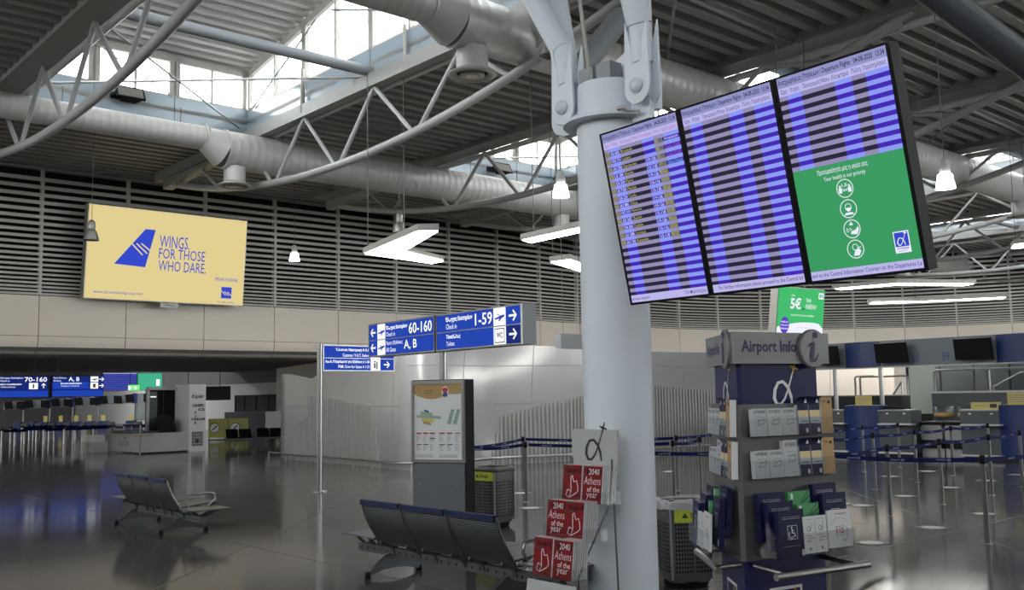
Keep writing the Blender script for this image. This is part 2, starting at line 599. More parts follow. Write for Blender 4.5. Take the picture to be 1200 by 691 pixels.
def skylight(u0, u1, v0, v1, full):
    global WINN
    WINN += 1
    t = 0.12
    zb, zs, ze = 9.28, 10.08, 11.28
    vm = (v0 + v1) / 2
    zr = ze + 1.1

    def top(v):
        return zr - abs(v - vm) / (vm - v0) * (zr - ze)
    bd = MB('band')
    bd.box(u0 - t, u0, v0 - t, v1 + t, zb, zs)
    bd.box(u1, u1 + t, v0 - t, v1 + t, zb, zs)
    bd.box(u0, u1, v0 - t, v0, zb, zs)
    bd.box(u0, u1, v1, v1 + t, zb, zs)
    hall(bd, 'skylight_band', ceiling)
    jm = MB('joint_dark')
    nb = 3 if full else 0
    for i in range(1, nb):
        uu = u0 + (u1 - u0) * i / 3
        jm.box(uu - 0.008, uu + 0.008, v1 - 0.004, v1, zb, zs)
    for i in range(1, nb + 1 if full else 0):
        q = v0 + (v1 - v0) * i / 4
        jm.box(u1 - 0.004, u1, q - 0.008, q + 0.008, zb, zs)
    if full:
        hall(jm, 'band_joint', ceiling)
    fr = MB('frame_white')
    fr.box(u0 - t, u1 + t, v1, v1 + t, zs, zs + 0.05)
    fr.box(u0 - t, u1 + t, v0 - t, v0, zs, zs + 0.05)
    for uu in (u0 - t, u1):
        fr.box(uu, uu + t, v0, v1, zs, zs + 0.05)
    fr.box(u0 - t, u1 + t, v1, v1 + t, ze - 0.2, ze)
    fr.box(u0 - t, u1 + t, v0 - t, v0, ze - 0.2, ze)
    # gable heads
    for uu in (u0 - t, u1):
        for (a, c) in ((v0, vm), (vm, v1)):
            V = [(uu, a, top(a) - 0.2), (uu, c, top(c) - 0.2), (uu, c, top(c)), (uu, a, top(a)),
                 (uu + t, a, top(a) - 0.2), (uu + t, c, top(c) - 0.2), (uu + t, c, top(c)), (uu + t, a, top(a))]
            fr.add(V, [(0, 1, 2, 3), (7, 6, 5, 4), (0, 4, 5, 1), (1, 5, 6, 2), (2, 6, 7, 3), (3, 7, 4, 0)])
    panes = []
    n = 6
    du = (u1 - u0) / n
    for i in range(n + 1):
        uu = u0 + du * i
        for vv_, sg in ((v1, 1), (v0, -1)):
            a, c = (vv_, vv_ + t * sg) if sg > 0 else (vv_ + t * sg, vv_)
            if i % 2 == 0:
                for off in ((-0.15, -0.03), (0.03, 0.15)):
                    x0, x1 = max(u0, uu + off[0]), min(u1, uu + off[1])
                    if x1 > x0:
                        fr.box(x0, x1, a, c, zs, ze)
                fr.box(max(u0, uu - 0.03), min(u1, uu + 0.03), (a + c) / 2 - 0.02, (a + c) / 2 + 0.02, zs, ze)
            else:
                fr.box(uu - 0.03, uu + 0.03, a, c, zs, ze)
    m_ = 8
    dv = (v1 - v0) / m_
    for i in range(m_ + 1):
        q = v0 + dv * i
        for uu in (u0 - t, u1):
            wd = 0.1 if i % 2 == 0 else 0.035
            fr.box(uu, uu + t, max(v0, q - wd), min(v1, q + wd), zs, top(q) - 0.1)
    win = struct(hall(fr, 'window_%d' % WINN))
    # panes
    if full:
        pm = mesh_of(MB('window_glass').box(0, du, -0.006, 0.006, zs + 0.05, ze - 0.2), 'pane')
        for i in range(n):
            for vv_ in (v1 + t * .6, v0 - t * .6):
                inst(pm, 'pane', win, Matrix.Translation((u0 + du * i, vv_, 0)))
        for i in range(m_):
            q0, q1 = v0 + dv * i, v0 + dv * (i + 1)
            for uu in (u0 - t * .6, u1 + t * .6):
                g = MB('window_glass')
                z0 = zs + 0.05
                g.add([(uu - .006, q0, z0), (uu - .006, q1, z0), (uu - .006, q1, top(q1) - .2), (uu - .006, q0, top(q0) - .2),
                       (uu + .006, q0, z0), (uu + .006, q1, z0), (uu + .006, q1, top(q1) - .2), (uu + .006, q0, top(q0) - .2)],
                      [(0, 1, 2, 3), (7, 6, 5, 4), (0, 4, 5, 1), (1, 5, 6, 2), (2, 6, 7, 3), (3, 7, 4, 0)])
                g.build('pane', win)
    else:
        g = MB('window_glass')
        for uu in (u0 - t * .6, u1 + t * .6):
            g.add([(uu, v0, zs), (uu, v1, zs), (uu, v1, ze - .1), (uu, vm, zr - .1), (uu, v0, ze - .1)], [(0, 1, 2, 3, 4)])
        for q in (v0 - t * .6, v1 + t * .6):
            g.add([(u0, q, zs), (u1, q, zs), (u1, q, ze - .1), (u0, q, ze - .1)], [(0, 1, 2, 3)])
        g.build('pane', win)
    # fluted gable roof
    rf = MB('deck')
    q = v0 - 0.25
    p = 0.36
    while q < v1 + 0.2:
        dz = (zr - ze) / (vm - v0) * (1 if q + p / 2 < vm else -1)
        flutes(rf, u0 - 0.3, u1 + 0.3, q, top(q) + 0.02, dz, p)
        q += p
    hall(rf, 'skylight_roof', ceiling)
    # edge trim beam seen under the roof
    return win


for (u0, u1) in HOLES_U:
    for (v0, v1) in HOLES_V:
        skylight(u0, u1, v0, v1, v0 > 0 and u0 > 0)

# ------------------------------------------------------------------ roof trusses (fish-belly: beam on top, bowed tube below)


def arc(v):
    return 7.52 + 0.0125 * (v - 21) ** 2


for k, u in enumerate((6.2, 12.7, 18.9, 25.3, 31.6, 37.9, 44.2, 50.5, 56.8)):
    t = MB('beam_paint')
    if u > 20 or k in (0, 2):
        t.box(u - 0.28, u - 0.02 + 0.26, -16, 32.6, 9.3, 9.56)
        t.box(u - 0.34, u + 0.34, -16, 32.6, 9.27, 9.3)
    else:
        t.box(u - 0.14, u + 0.14, -16, 32.6, 9.1, 9.44)
    # haunch at the wall end
    t.add([(u - .16, 26.3, 9.06), (u - .16, 31.8, 9.06), (u - .16, 31.8, 8.74), (u + .16, 26.3, 9.06), (u + .16, 31.8, 9.06), (u + .16, 31.8, 8.74)],
          [(0, 1, 2), (5, 4, 3), (0, 2, 5, 3), (1, 4, 5, 2), (0, 3, 4, 1)])
    tr = hall(t, 'roof_truss', ceiling)
    c = MB('steel_paint')
    c.path([(u, 9 + 24 * i / 32, arc(9 + 24 * i / 32)) for i in range(33) if 9 + 24 * i / 32 < 32], 0.1, 10)
    c.build('bottom_chord', tr)
    c = MB('steel_light')
    c.path([(u + 0.3, -15.0, 9.16), (u + 0.3, 25.5, 9.16)], 0.085, 10)
    c.build('top_chord', tr)
    j = -3
    while j <= 3:
        vb = 21 + 3.35 * j
        zb = arc(vb)
        for sg in (-1, 1):
            vt = vb + 1.68 * sg
            wb = MB('steel_paint')
            wb.tube((u, vb + 0.1 * sg, zb), (u, vt, 9.12), 0.055, n=8)
            if 9 < vt < 32:
                wb.build('web_member', tr)
        j += 1

# cross ties and bracing rods under the skylights
for (u0, u1) in HOLES_U[1:]:
    b_ = MB('sign_grey')
    b_.tube((u0, 19.45, 9.62 - 0.1), (u1, 19.45, 9.52), 0.13, n=12)
    hall(b_, 'cross_tie', ceiling)
    for (a, c, r_, mm) in (((u0, 25.2, 9.4), (u1, 19.7, 9.45), 0.032, 'steel_light'), ((u0, 19.5, 9.35), (u1 - .3, 25.9, 9.5), 0.026, 'sign_grey'),
                           ((u1 - .05, 16.3, 10.05), (u1 - .05, 21.2, 11.6), 0.025, 'sign_grey'), ((u1 - .05, 25.6, 10.05), (u1 - .05, 22.0, 11.6), 0.025, 'sign_grey'),
                           ((u0 + .2, 25.95, 10.1), (u0 + 2.2, 25.95, 11.1), 0.02, 'steel_light'), ((u0 + 4.2, 25.95, 10.1), (u0 + 2.2, 25.95, 11.1), 0.02, 'steel_light')):
        b_ = MB(mm)
        b_.tube(a, c, r_, n=6)
        hall(b_, 'bracing_rod', ceiling)
# slim cross members on the deck soffit
for u in (15.8, 22.1, 28.4, 34.7, 41.0):
    for vq in (11.5, 14.9, 28.5, 31.0):
        b_ = MB('beam_paint')
        b_.tube((u - 3.1, vq, 9.36), (u + 3.2, vq + 0.2, 9.36), 0.04, n=6)
        hall(b_, 'bracing_rod', ceiling)
    b_ = MB('beam_paint')
    b_.tube((u - 3.0, 10, 9.34), (u + 3.0, 15.5, 9.34), 0.035, n=6)
    hall(b_, 'bracing_rod', ceiling)
# rain pipe on the skylight band
for u in (12.7,):
    b_ = MB('frame_white')
    b_.path([(u - .1, 17.9, 10.2), (u - .1, 17.9, 9.3), (u + .1, 17.6, 9.2), (u + .3, 17.3, 9.2)], 0.05, 8)
    b_.path([(u - .1, 22.6, 10.4), (u - .1, 22.6, 9.25), (u + .1, 22.9, 9.2)], 0.05, 8)
    hall(b_, 'rain_pipe', ceiling)

# ------------------------------------------------------------------ louvred wall along the hall, swinging round at the far end
PATH = [(-14, 34), (30, 34), (36, 34.6), (41.3, 35), (44.2, 34.7), (46.7, 33.9), (49.5, 32.4), (51.9, 30.6), (54.6, 27.65), (56.8, 23.5), (58.3, 18),
        (59, 11), (59.2, 2), (59.2, -14), (59.2, -20)]


def along(P, s):
    for i in range(len(P) - 1):
        a, c = Vector(P[i]), Vector(P[i + 1])
        L = (c - a).length
        if s <= L or i == len(P) - 2:
            return a + (c - a) * (s / L)
        s -= L


bays = []
s_ = 1.0
while s_ < 119:
    bays.append((along(PATH, s_), along(PATH, s_ + 2.8)))
    s_ += 2.8
bk = MB('backing')
edge = [bays[0][0]] + [q[1] for q in bays]
back = []
for i, p in enumerate(edge):
    d = (edge[min(len(edge) - 1, i + 1)] - edge[max(0, i - 1)]).normalized()
    back.append(p + Vector((-d.y, d.x)) * 0.6)
for i, (a, c) in enumerate(bays):
    a2, c2 = back[i], back[i + 1]
    zl = 3.5 if (a.x < 19.5 and a.y > 30) else 0.0
    bk.quad((a2.x, a2.y, zl), (c2.x, c2.y, zl), (c2.x, c2.y, 9.9), (a2.x, a2.y, 9.9))
    bk.quad((a.x, a.y, 5.2), (c.x, c.y, 5.2), (c2.x, c2.y, 5.2), (a2.x, a2.y, 5.2), 'cream')
wall_left = struct(hall(bk, 'wall_left'))
# louvre levels: wide apart at the top, close at the bottom
NL = 21
gaps = [0.29 - 0.17 * i / (NL - 1) for i in range(NL)]
kk = 4.02 / sum(gaps)
levels = []
z = 9.24
for g in gaps:
    z -= g * kk
    levels.append((z, g * kk / 0.29))
slat_me = {}
stuff = MB('slat')
nslat = 0
for bi, (a, c) in enumerate(bays):
    L = (c - a).length
    d = (c - a).normalized()
    ang = math.atan2(d.y, d.x)
    Mb = Matrix.Translation((a.x, a.y, 0)) @ Matrix.Rotation(ang, 4, 'Z')
    key = round(L, 3)
    if key not in slat_me:
        sl = MB('slat')
        sl.add([(0.04, -0.03, 0), (L - 0.04, -0.03, 0), (L - 0.04, 0.11, 0.10), (0.04, 0.11, 0.10),
                (0.04, -0.05, 0.13), (L - 0.04, -0.05, 0.13), (L - 0.04, 0.09, 0.175), (0.04, 0.09, 0.175)],
               [(0, 3, 2, 1), (4, 5, 6, 7), (0, 1, 5, 4), (1, 2, 6, 5), (2, 3, 7, 6), (3, 0, 4, 7)])
        po = MB('slat').box(-0.045, 0.045, -0.05, 0.14, 5.22, 9.42)
        fa = MB('cream').box(0.012, L - 0.012, 0.0, 0.06, 3.9, 5.2)
        n_ = 6
        lo_p = [(0.0, 3.885)] + [(0.42 * (i / n_) ** 2.2, 3.885 - 0.585 * math.sin(i / n_ * math.pi / 2)) for i in range(1, n_ + 1)]
        lo = MB('cream')
        V = [(0.012, p[0], p[1]) for p in lo_p] + [(L - 0.012, p[0], p[1]) for p in lo_p]
        m_ = len(lo_p)
        lo.add(V, [(i, i + m_, i + m_ + 1, i + 1) for i in range(m_ - 1)], None, True)
        wl = MB('cream').box(0.012, L - 0.012, 0.0, 0.06, 0.0, 3.885)
        slat_me[key] = [mesh_of(q, nm) for q, nm in ((sl, 'louvre_slat'), (po, 'louvre_post'), (fa, 'fascia_panel'), (lo, 'fascia_panel'), (wl, 'wall_panel'))]
    sm, pm, fm, lm, wm = slat_me[key]
    vis = 5 <= bi <= 33
    inst(pm, 'louvre_post', wall_left, Mb)
    inst(fm, 'fascia_panel', wall_left, Mb)
    inst(lm if a.x < 19 and a.y > 30 else wm, 'fascia_panel' if a.x < 19 and a.y > 30 else 'wall_panel', wall_left, Mb)
    for (z, k) in levels:
        if 7 <= bi and nslat < 294:
            inst(sm, 'louvre_slat', wall_left, Mb @ Matrix.Translation((0, 0, z)) @ Matrix.Diagonal((1, 1, max(0.5, k), 1)))
            nslat += 1
        else:
            k = max(0.5, k)
            stuff.M = Mb @ Matrix.Translation((0, 0, z)) @ Matrix.Diagonal((1, 1, k, 1))
            stuff.add([tuple(q.co) for q in sm.vertices], [tuple(p.vertices) for p in sm.polygons])
stuff.M = None
so = stuff.build('louvre_slats', wall_left)
so['kind'] = 'stuff'
# joints behind the panels, top rail and its hangers
jb = MB('joint_dark')
rl = MB('beam_paint')
rl.path([(a.x, a.y - 0.02, 9.42) for a, c in bays], 0.06, 8)
rl.build('top_rail', wall_left)
for a, c in bays:
    d = (c - a).normalized()
    nrm = Vector((-d.y, d.x))
    a2, c2 = a + nrm * 0.065, c + nrm * 0.065
    z0 = 3.4 if (a.x < 19.4 and a.y > 30) else 0
    jb.quad((a2.x, a2.y, z0), (c2.x, c2.y, z0), (c2.x, c2.y, 5.19), (a2.x, a2.y, 5.19))
jb.build('panel_backing', wall_left)
for i, (a, c) in enumerate(bays[7:20]):
    hg = MB('steel_light')
    q = a + (c - a) * 0.62
    hg.tube((q.x, q.y - 0.03, 9.4), (q.x, q.y - 0.03, 9.72), 0.02, n=6)
    hg.build('hanger_rod', wall_left)

# ------------------------------------------------------------------ passage under the soffit and the dark hall beyond
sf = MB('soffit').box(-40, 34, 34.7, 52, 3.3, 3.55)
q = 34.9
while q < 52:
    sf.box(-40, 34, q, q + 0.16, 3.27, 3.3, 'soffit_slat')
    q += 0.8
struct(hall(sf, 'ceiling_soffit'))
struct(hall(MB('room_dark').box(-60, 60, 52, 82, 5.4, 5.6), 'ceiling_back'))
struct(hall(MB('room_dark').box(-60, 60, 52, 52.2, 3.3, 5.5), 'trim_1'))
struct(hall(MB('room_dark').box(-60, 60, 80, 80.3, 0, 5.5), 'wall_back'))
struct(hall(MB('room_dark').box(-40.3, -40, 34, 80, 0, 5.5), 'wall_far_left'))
wi = MB('cream')
IN = [(20.6, 34.06), (22.0, 38.5), (23.4, 43.2), (24.0, 45.6), (24.6, 46.6), (26, 47.2)]
for i in range(len(IN) - 1):
    (a0, a1), (c0, c1) = IN[i], IN[i + 1]
    wi.quad((a0, a1, 0), (c0, c1, 0), (c0, c1, 3.3), (a0, a1, 3.3))
struct(hall(wi, 'wall_inner'))
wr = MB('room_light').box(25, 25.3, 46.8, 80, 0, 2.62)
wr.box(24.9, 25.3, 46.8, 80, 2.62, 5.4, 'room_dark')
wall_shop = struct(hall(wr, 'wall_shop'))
# glazed shop front and counter on that wall
g = MB('desk_dark')
for q in (46.9, 48.3, 49.7, 51.1, 52.2):
    g.box(24.9, 24.98, q - 0.03, q + 0.03, 1.07, 1.95)
g.box(24.88, 24.98, 46.9, 52.2, 1.9, 1.98)
g.box(24.88, 24.98, 46.9, 52.2, 1.05, 1.1)
g.box(24.3, 24.98, 46.9, 52.2, 0, 1.05, 'desk_grey')
g.box(24.99, 25.0, 46.9, 52.2, 1.1, 1.9, 'backing')
so = struct(hall(g, 'window_20'))
for q in (46.9, 48.3, 49.7, 51.1):
    gp = MB('frosted').box(24.93, 24.95, q + 0.03, min(q + 1.37, 52.17), 1.1, 1.9)
    gp.build('pane', so)

# walls behind the camera close the hall
wb = MB('cream')
wb.box(-14.3, -14, -20, 34, 0, 7.5)
wb.box(-14.3, -14, -20, 34, 9.0, 9.7)
wb.box(-14.3, -14, -20, -19, 7.5, 9.0)
wb.box(-14.3, -14, 31, 34, 7.5, 9.0)
for q in range(-14, 31, 5):
    wb.box(-14.25, -14.05, q - 0.08, q + 0.08, 7.5, 9.0, 'frame_white')
wrear = struct(hall(wb, 'wall_rear'))
for q in range(-19, 31, 5):
    MB('window_glass').box(-14.16, -14.14, q + 0.08, q + 4.92, 7.5, 9.0).build('pane', wrear)
wb = MB('cream').box(-14, 26, -20.3, -20, 0, 9.7)
wb.box(26, 60, -20.3, -20, 0, 3.0); wb.box(26, 60, -20.3, -20, 9.0, 9.7); wb.box(58, 60, -20.3, -20, 3.0, 9.0)
for q in range(26, 59, 4):
    wb.box(q - .08, q + .08, -20.25, -20.05, 3.0, 9.0, 'frame_white')
wright = struct(hall(wb, 'wall_right'))
for q in range(26, 58, 4):
    MB('window_glass').box(q + .08, q + 3.92, -20.16, -20.14, 3.0, 9.0).build('pane', wright)

# ------------------------------------------------------------------ free-standing curved white wall with ribbed fields
WW = [(-6.79, 28.76), (-5.6, 27.25), (-4.55, 26.04), (-3.5, 24.7), (-2.95, 23.8), (-2.6, 23.25), (-2.15, 23.0), (-1.6, 23.35), (-.66, 24.42),
      (1.41, 25.44), (2.9, 26.6), (4.24, 27.7), (5.72, 28.7), (9, 30.6), (12.6, 32.6)]
WA = [0]
for i in range(len(WW) - 1):
    WA.append(WA[-1] + (Vector(WW[i + 1]) - Vector(WW[i])).length)


def lerp(tab, x):
    for (a, b_), (c, d) in zip(tab, tab[1:]):
        if a <= x <= c:
            return b_ + (d - b_) * (x - a) / (c - a)
    return tab[0][1] if x < tab[0][0] else tab[-1][1]


WTOP = [(0, 2.44), (0.9, 2.33), (1.8, 2.22), (2.6, 2.45), (6.0, 2.82), (7.4, 2.9), (10.7, 2.95), (15.2, 2.84), (25.2, 2.84)]


def wpt(s, off=0.0):
    p = along(WW, s)
    e = 0.35
    a, c = along(WW, max(0, s - e)), along(WW, min(WA[-1], s + e))
    d = (c - a).normalized()
    return p + Vector((d.y, -d.x)) * off, d       # +off: towards the hall


NS = 80
wm_ = MB('white_wall')
V, F = [], []
for i in range(NS + 1):
    s_ = WA[-1] * i / NS
    p, d = wpt(s_)
    q, _ = wpt(s_, -0.3)
    zt = lerp(WTOP, s_)
    V += [(p.x, p.y, 0), (p.x, p.y, zt), (q.x, q.y, zt), (q.x, q.y, 0)]
for i in range(NS):
    o = 4 * i
    for a in range(3):
        F.append((o + a, o + a + 4, o + a + 5, o + a + 1))
F += [(0, 1, 2, 3), (4 * NS, 4 * NS + 1, 4 * NS + 2, 4 * NS + 3)]
wm_.add(V, F, None, False)
for i, f in enumerate(wm_.f):
    if i < 3 * NS and WA[-1] * (i // 3) / NS > 19:
        wm_.m[i] = 'cream'
wall_front = struct(wm_.build('wall_front'))
for p in wall_front.data.polygons:
    p.use_smooth = abs(p.normal.z) < 0.5
# panel joints
for (z0, a, b_) in ((1.49, 0, 25), (2.44, 2.6, 25), (0.62, 0, 9.6)):
    j = MB('joint_soft')
    n_ = 60
    V = []
    for i in range(n_ + 1):
        p, d = wpt(min(WA[-1], a + (b_ - a) * i / n_), 0.004)
        V += [(p.x, p.y, z0 - 0.006), (p.x, p.y, z0 + 0.006)]
    j.add(V, [(2 * i, 2 * i + 2, 2 * i + 3, 2 * i + 1) for i in range(n_)])
    j.build('panel_joint', wall_front)
for s_ in (3.4, 6.2, 8.5, 10.6, 13.0, 16.0, 19.0, 22.0):
    p, d = wpt(s_, 0.004)
    j = MB('joint_soft')
    q = p + d * 0.014
    lean = d * 0.25
    j.quad((p.x, p.y, 0), (q.x, q.y, 0), (q.x + lean.x, q.y + lean.y, lerp(WTOP, s_)), (p.x + lean.x, p.y + lean.y, lerp(WTOP, s_)))
    j.build('panel_joint', wall_front)
# ribs
RT1 = [(0.84, 0.15), (1.0, 1.0), (1.5, 1.14), (1.72, 1.2), (1.74, 1.8), (3.52, 1.65), (5.17, 1.49), (5.6, 0.1)]
RT2 = [(9.52, 0.05), (9.72, 0.62), (9.89, 1.18), (11.17, 1.47), (12.54, 1.69), (15.15, 1.89), (17.29, 1.74), (19.5, 1.4)]
rib_me = mesh_of(MB('rib').ext([(-0.034, 0), (-0.02, -0.045), (0.02, -0.045), (0.034, 0)], 0, 1), 'rib')
for tab, a, b_, st in ((RT1, 0.86, 5.6, 0.118), (RT2, 9.53, 19.4, 0.118)):
    s_ = a
    while s_ < b_:
        p, d = wpt(s_)
        h = lerp(tab, s_)
        if h > 0.02:
            inst(rib_me, 'rib', wall_front, Matrix.Translation((p.x, p.y, 0.0)) @ Matrix.Rotation(math.atan2(d.y, d.x), 4, 'Z') @ Matrix.Diagonal((1, 1, h, 1)))
        s_ += st
# low bumper rail in front of the white wall
rail = thing('bumper_rail', 'low steel bumper rail running along the foot of the curved white wall', 'rail', (0, 0, 0))
pts = []
for i in range(0, 61):
    p, d = wpt(0.1 + 18.0 * i / 60, 0.42)
    pts.append((p.x, p.y, 0.2))
MB('chrome').path(pts, 0.03, 8).build('rail_tube', rail)
for i in range(0, 61, 4):
    MB('chrome').tube((pts[i][0], pts[i][1], 0), (pts[i][0], pts[i][1], 0.2), 0.018, n=6).build('rail_post', rail)

# ================================================================== THINGS OVERHEAD
# ------------------------------------------------------------------ spiral air ducts
def ribbed(mb, u0, u1, v, z, r, pitch, n=28):
    prof = []
    x = u0
    while x < u1:
        prof += [(x, r), (x + 0.02, r + 0.006), (x + 0.04, r)]
        x += pitch
    prof.append((u1, r))
    V, F = [], []
    for (x, rr) in prof:
        for j in range(n):
            q = 2 * math.pi * j / n
            V.append((x, v + rr * math.cos(q), z + rr * math.sin(q)))
    for i in range(len(prof) - 1):
        for j in range(n):
            F.append((i * n + j, i * n + (j + 1) % n, (i + 1) * n + (j + 1) % n, (i + 1) * n + j))
    mb.add(V, F, None, True)


def duct(name, label, v, zs, rs, ub0, ub1, zl, rl, uend, drops):
    t = thing(name, label, 'duct', h2w(ub1, v, 0), HALL)
    off = Matrix.Translation((-ub1, -v, 0))
    a = MB('duct'); a.M = off
    ribbed(a, -12, ub0, v, zs, rs, 0.21)
    a.build('narrow_run', t)
    b_ = MB('duct'); b_.M = off
    b_.path([(ub0, v, zs), (ub1, v, zl)], [rs * 1.01, rl * 1.04], 28, cap=False)
    b_.path([(ub1 - 0.02, v, zl), (ub1 + 0.03, v, zl)], rl + 0.035, 28)
    b_.path([(ub0 - 0.02, v, zs), (ub0 + 0.03, v, zs)], rs + 0.03, 28)
    b_.build('reducer', t)
    c = MB('duct'); c.M = off
    ribbed(c, ub1, uend, v, zl, rl, 0.25)
    c.build('wide_run', t)
    for u in drops:
        d = MB('duct'); d.M = off
        d.lathe([(0.3, 0), (0.3, -0.5)], 20, None, (u, v, zl - rl * 0.9))
        d.build('drop_outlet', t)
        e = MB('frame_white'); e.M = off
        zz = zl - rl * 0.9 - 0.5
        e.lathe([(0.3, 0.08), (0.46, 0.0), (0.46, -0.03), (0.36, -0.05), (0.3, 0.0)], 24, None, (u, v, zz))
        e.lathe([(0.24, 0.0), (0.24, -0.05), (0.12, -0.06)], 20, 'lamp_grey', (u, v, zz))
        e.lathe([(0.0, -0.055), (0.13, -0.055)], 20, 'cream', (u, v, zz))
        e.lathe([(0.0, 0.01), (0.3, 0.01)], 20, 'backing', (u, v, zz))
        e.build('diffuser', t)
    for u in range(1, int(uend), 3):
        h = MB('wire'); h.M = off
        zl_, r_ = (zs, rs) if u < ub0 else (zl, rl)
        h.tube((u + 0.3, v, zl_ + r_ * 0.9), (u + 0.3, v, 9.5), 0.012, n=5)
        h.build('hanger_rod', t)
    return t


duct('air_duct', 'long pale spiral duct stepping wider, passing nearest the louvred wall behind the yellow sign', 25.0, 8.78, 0.32, 10.95, 11.5, 8.56, 0.51, 57, (11.85, 24.4, 37, 49.6))
duct('air_duct', 'spiral duct overhead that passes behind the grey column head and departure screens', 14.0, 8.86, 0.36, 10.35, 10.95, 8.72, 0.51, 52, (11.4, 24.0, 36.6))

# ------------------------------------------------------------------ the tree column
CX, CY = 0.86, 8.15
col = thing('roof_column', 'big round grey column with pinned struts at its head, behind the magazine rack', 'column', (CX, CY, 0))
MB('column_paint').lathe([(0.285, 0), (0.285, 3.96)], 48).build('shaft', col)
MB('column_paint').lathe([(0.05, 3.955), (0.40, 3.955), (0.40, 3.985), (0.27, 3.985), (0.27, 4.3), (0.0, 4.3)], 48, smooth=False).build('capital', col)


def strut(par, px, py, dirv, ztop, r, name='strut', lug=True, yaw=YQ):
    """a pinned pipe strut: clevis plates, pin, short socket, then the long pipe"""
    base = Vector((px, py, 4.16))
    d = Vector(dirv)
    k1 = base + Vector((d.x * 0.1, d.y * 0.1, 0.52))
    end = k1 + d * ((ztop - k1.z) / d.z)
    s = MB('column_paint')
    s.path([k1, end], [r, r * 1.05], 24)
    s.path([base + Vector((0, 0, 0.2)), k1, k1 + d.normalized() * 0.03], r * 0.86, 24)
    o = s.build(name, par)
    M = Matrix.Translation(base) @ Matrix.Rotation(yaw, 4, 'Z')
    for q in (-0.075, 0.055):
        pl = MB('column_paint')
        pl.M = M
        pts = [(-0.13 * math.cos(R(a)), -0.02 - 0.13 * math.sin(R(a))) for a in range(0, 181, 20)]
        pl.prism(pts + [(0.115, 0.55), (0.05, 0.3), (-0.05, 0.3), (-0.115, 0.55)], q, q + 0.022)
        pl.build('clevis_plate', o)
    pn = MB('column_paint')
    pn.M = M @ Matrix.Rotation(math.pi / 2, 4, 'X')
    pn.lathe([(0, -0.11), (0.05, -0.11), (0.05, 0.11), (0.0, 0.11)], 16)
    pn.lathe([(0, 0.075), (0.062, 0.075), (0.062, 0.1), (0, 0.1)], 16)
    pn.build('pin', o)
    return o


web = MB('column_paint')
web.M = Matrix.Rotation(YQ, 4, 'Z')
web.prism([(-0.55, 3.98), (0.55, 3.98), (0.56, 4.3), (0.4, 4.62), (-0.36, 4.28), (-0.55, 4.12)], -0.03, 0.03)
web.prism([(0.33, 3.9), (0.52, 3.9), (0.52, 5.0), (0.44, 5.0)], -0.09, -0.03)
web.build('gusset', col)
for q in (-0.16, 0.04):
    g = MB('sign_grey'); g.M = Matrix.Rotation(YQ, 4, 'Z')
    g.box(q, q + 0.16, -0.2, -0.06, 4.3, 4.44)
    g.build('stop_block', col)
strut(col, -0.34, 0.16, (-.23, .62, .74), 9.2, 0.105)
strut(col, 0.23, -0.42, (-.16, -.12, .72), 9.2, 0.105)
strut(col, -0.33, 0.5, (-.05, .5, .8), 9.2, 0.12)
bk_ = MB('sign_grey')
bk_.path([(-0.32, 0.7, 4.55), (2.5, 4.4, 8.9)], 0.115, 20)
bk_.path([(0.3, 1.52, 5.5), (0.33, 1.56, 5.55)], 0.127, 20, 'wire')
bk_.build('strut', col)
cd = MB('frame_white')
cd.path([(-0.17, -0.1, 4.35), (-0.2, -0.05, 4.7), (-0.32, 0.15, 6.2), (-0.45, 0.3, 9.2)], 0.017, 8)
cd.build('conduit', col)
tie = MB('plastic_bag')
tie.path([(0.02, -0.4, 3.99), (0.07, -0.44, 4.0), (0.1, -0.42, 3.97), (0.2, -0.44, 3.96)], 0.014, 6)
tie.build('cable_tie', col)
# the neighbour column stands just outside the frame; one of its struts crosses the top right corner
col2 = thing('roof_column', 'thick grey roof strut crossing the top right corner, on a column beyond the edge', 'column', (5.9, 8.3, 0))
MB('column_paint').lathe([(0.285, 0), (0.285, 3.96)], 48).build('shaft', col2)
MB('column_paint').lathe([(0.05, 3.955), (0.40, 3.955), (0.40, 3.985), (0.27, 3.985), (0.27, 4.3), (0.0, 4.3)], 48, smooth=False).build('capital', col2)
s = MB('bench_grey')
s.path([(-0.9, -0.25, 3.9), (-4.9, -0.3, 7.2)], 0.13, 24)
s.path([(-0.2, 0.0, 4.0), (-0.9, -0.25, 3.9)], 0.1, 16)
s.build('strut', col2)

# ------------------------------------------------------------------ pendant bell lamps
def bell(loc, cable, lit, label, r=0.2):
    t = thing('pendant_lamp', label, 'lamp', loc)
    c = MB('wire').tube((0, 0, 0.5), (0, 0, cable), 0.008, n=5)
    c.build('cable', t)
    h = MB('lamp_grey' if not lit else 'steel_light')
    h.lathe([(0.0, 0.54), (0.05, 0.53), (0.09, 0.47), (0.1, 0.3), (0.085, 0.26)], 18)
    h.build('socket', t)
    s = MB('lamp_glow' if lit == 2 else 'lamp_grey' if not lit else 'frosted')
    s.lathe([(0.085, 0.27), (0.13, 0.23), (r * .84, 0.14), (r * .97, 0.05), (r, 0.0), (r + 0.01, -0.015), (r - 0.01, 0.0), (r * .78, 0.14), (0.12, 0.22), (0.08, 0.26)], 24)
    s.build('bell_shade', t)
    if lit:
        b_ = MB('bulb_glow')
        b_.lathe([(0, 0.24), (0.05, 0.2), (0.07, 0.1), (0.05, 0.03), (0, 0.01)], 14)
        b_.build('bulb', t)
    else:
        b_ = MB('frame_white')
        b_.lathe([(0, 0.24), (0.05, 0.2), (0.07, 0.1), (0.05, 0.03), (0, 0.01)], 14)
        b_.build('bulb', t)
    return t


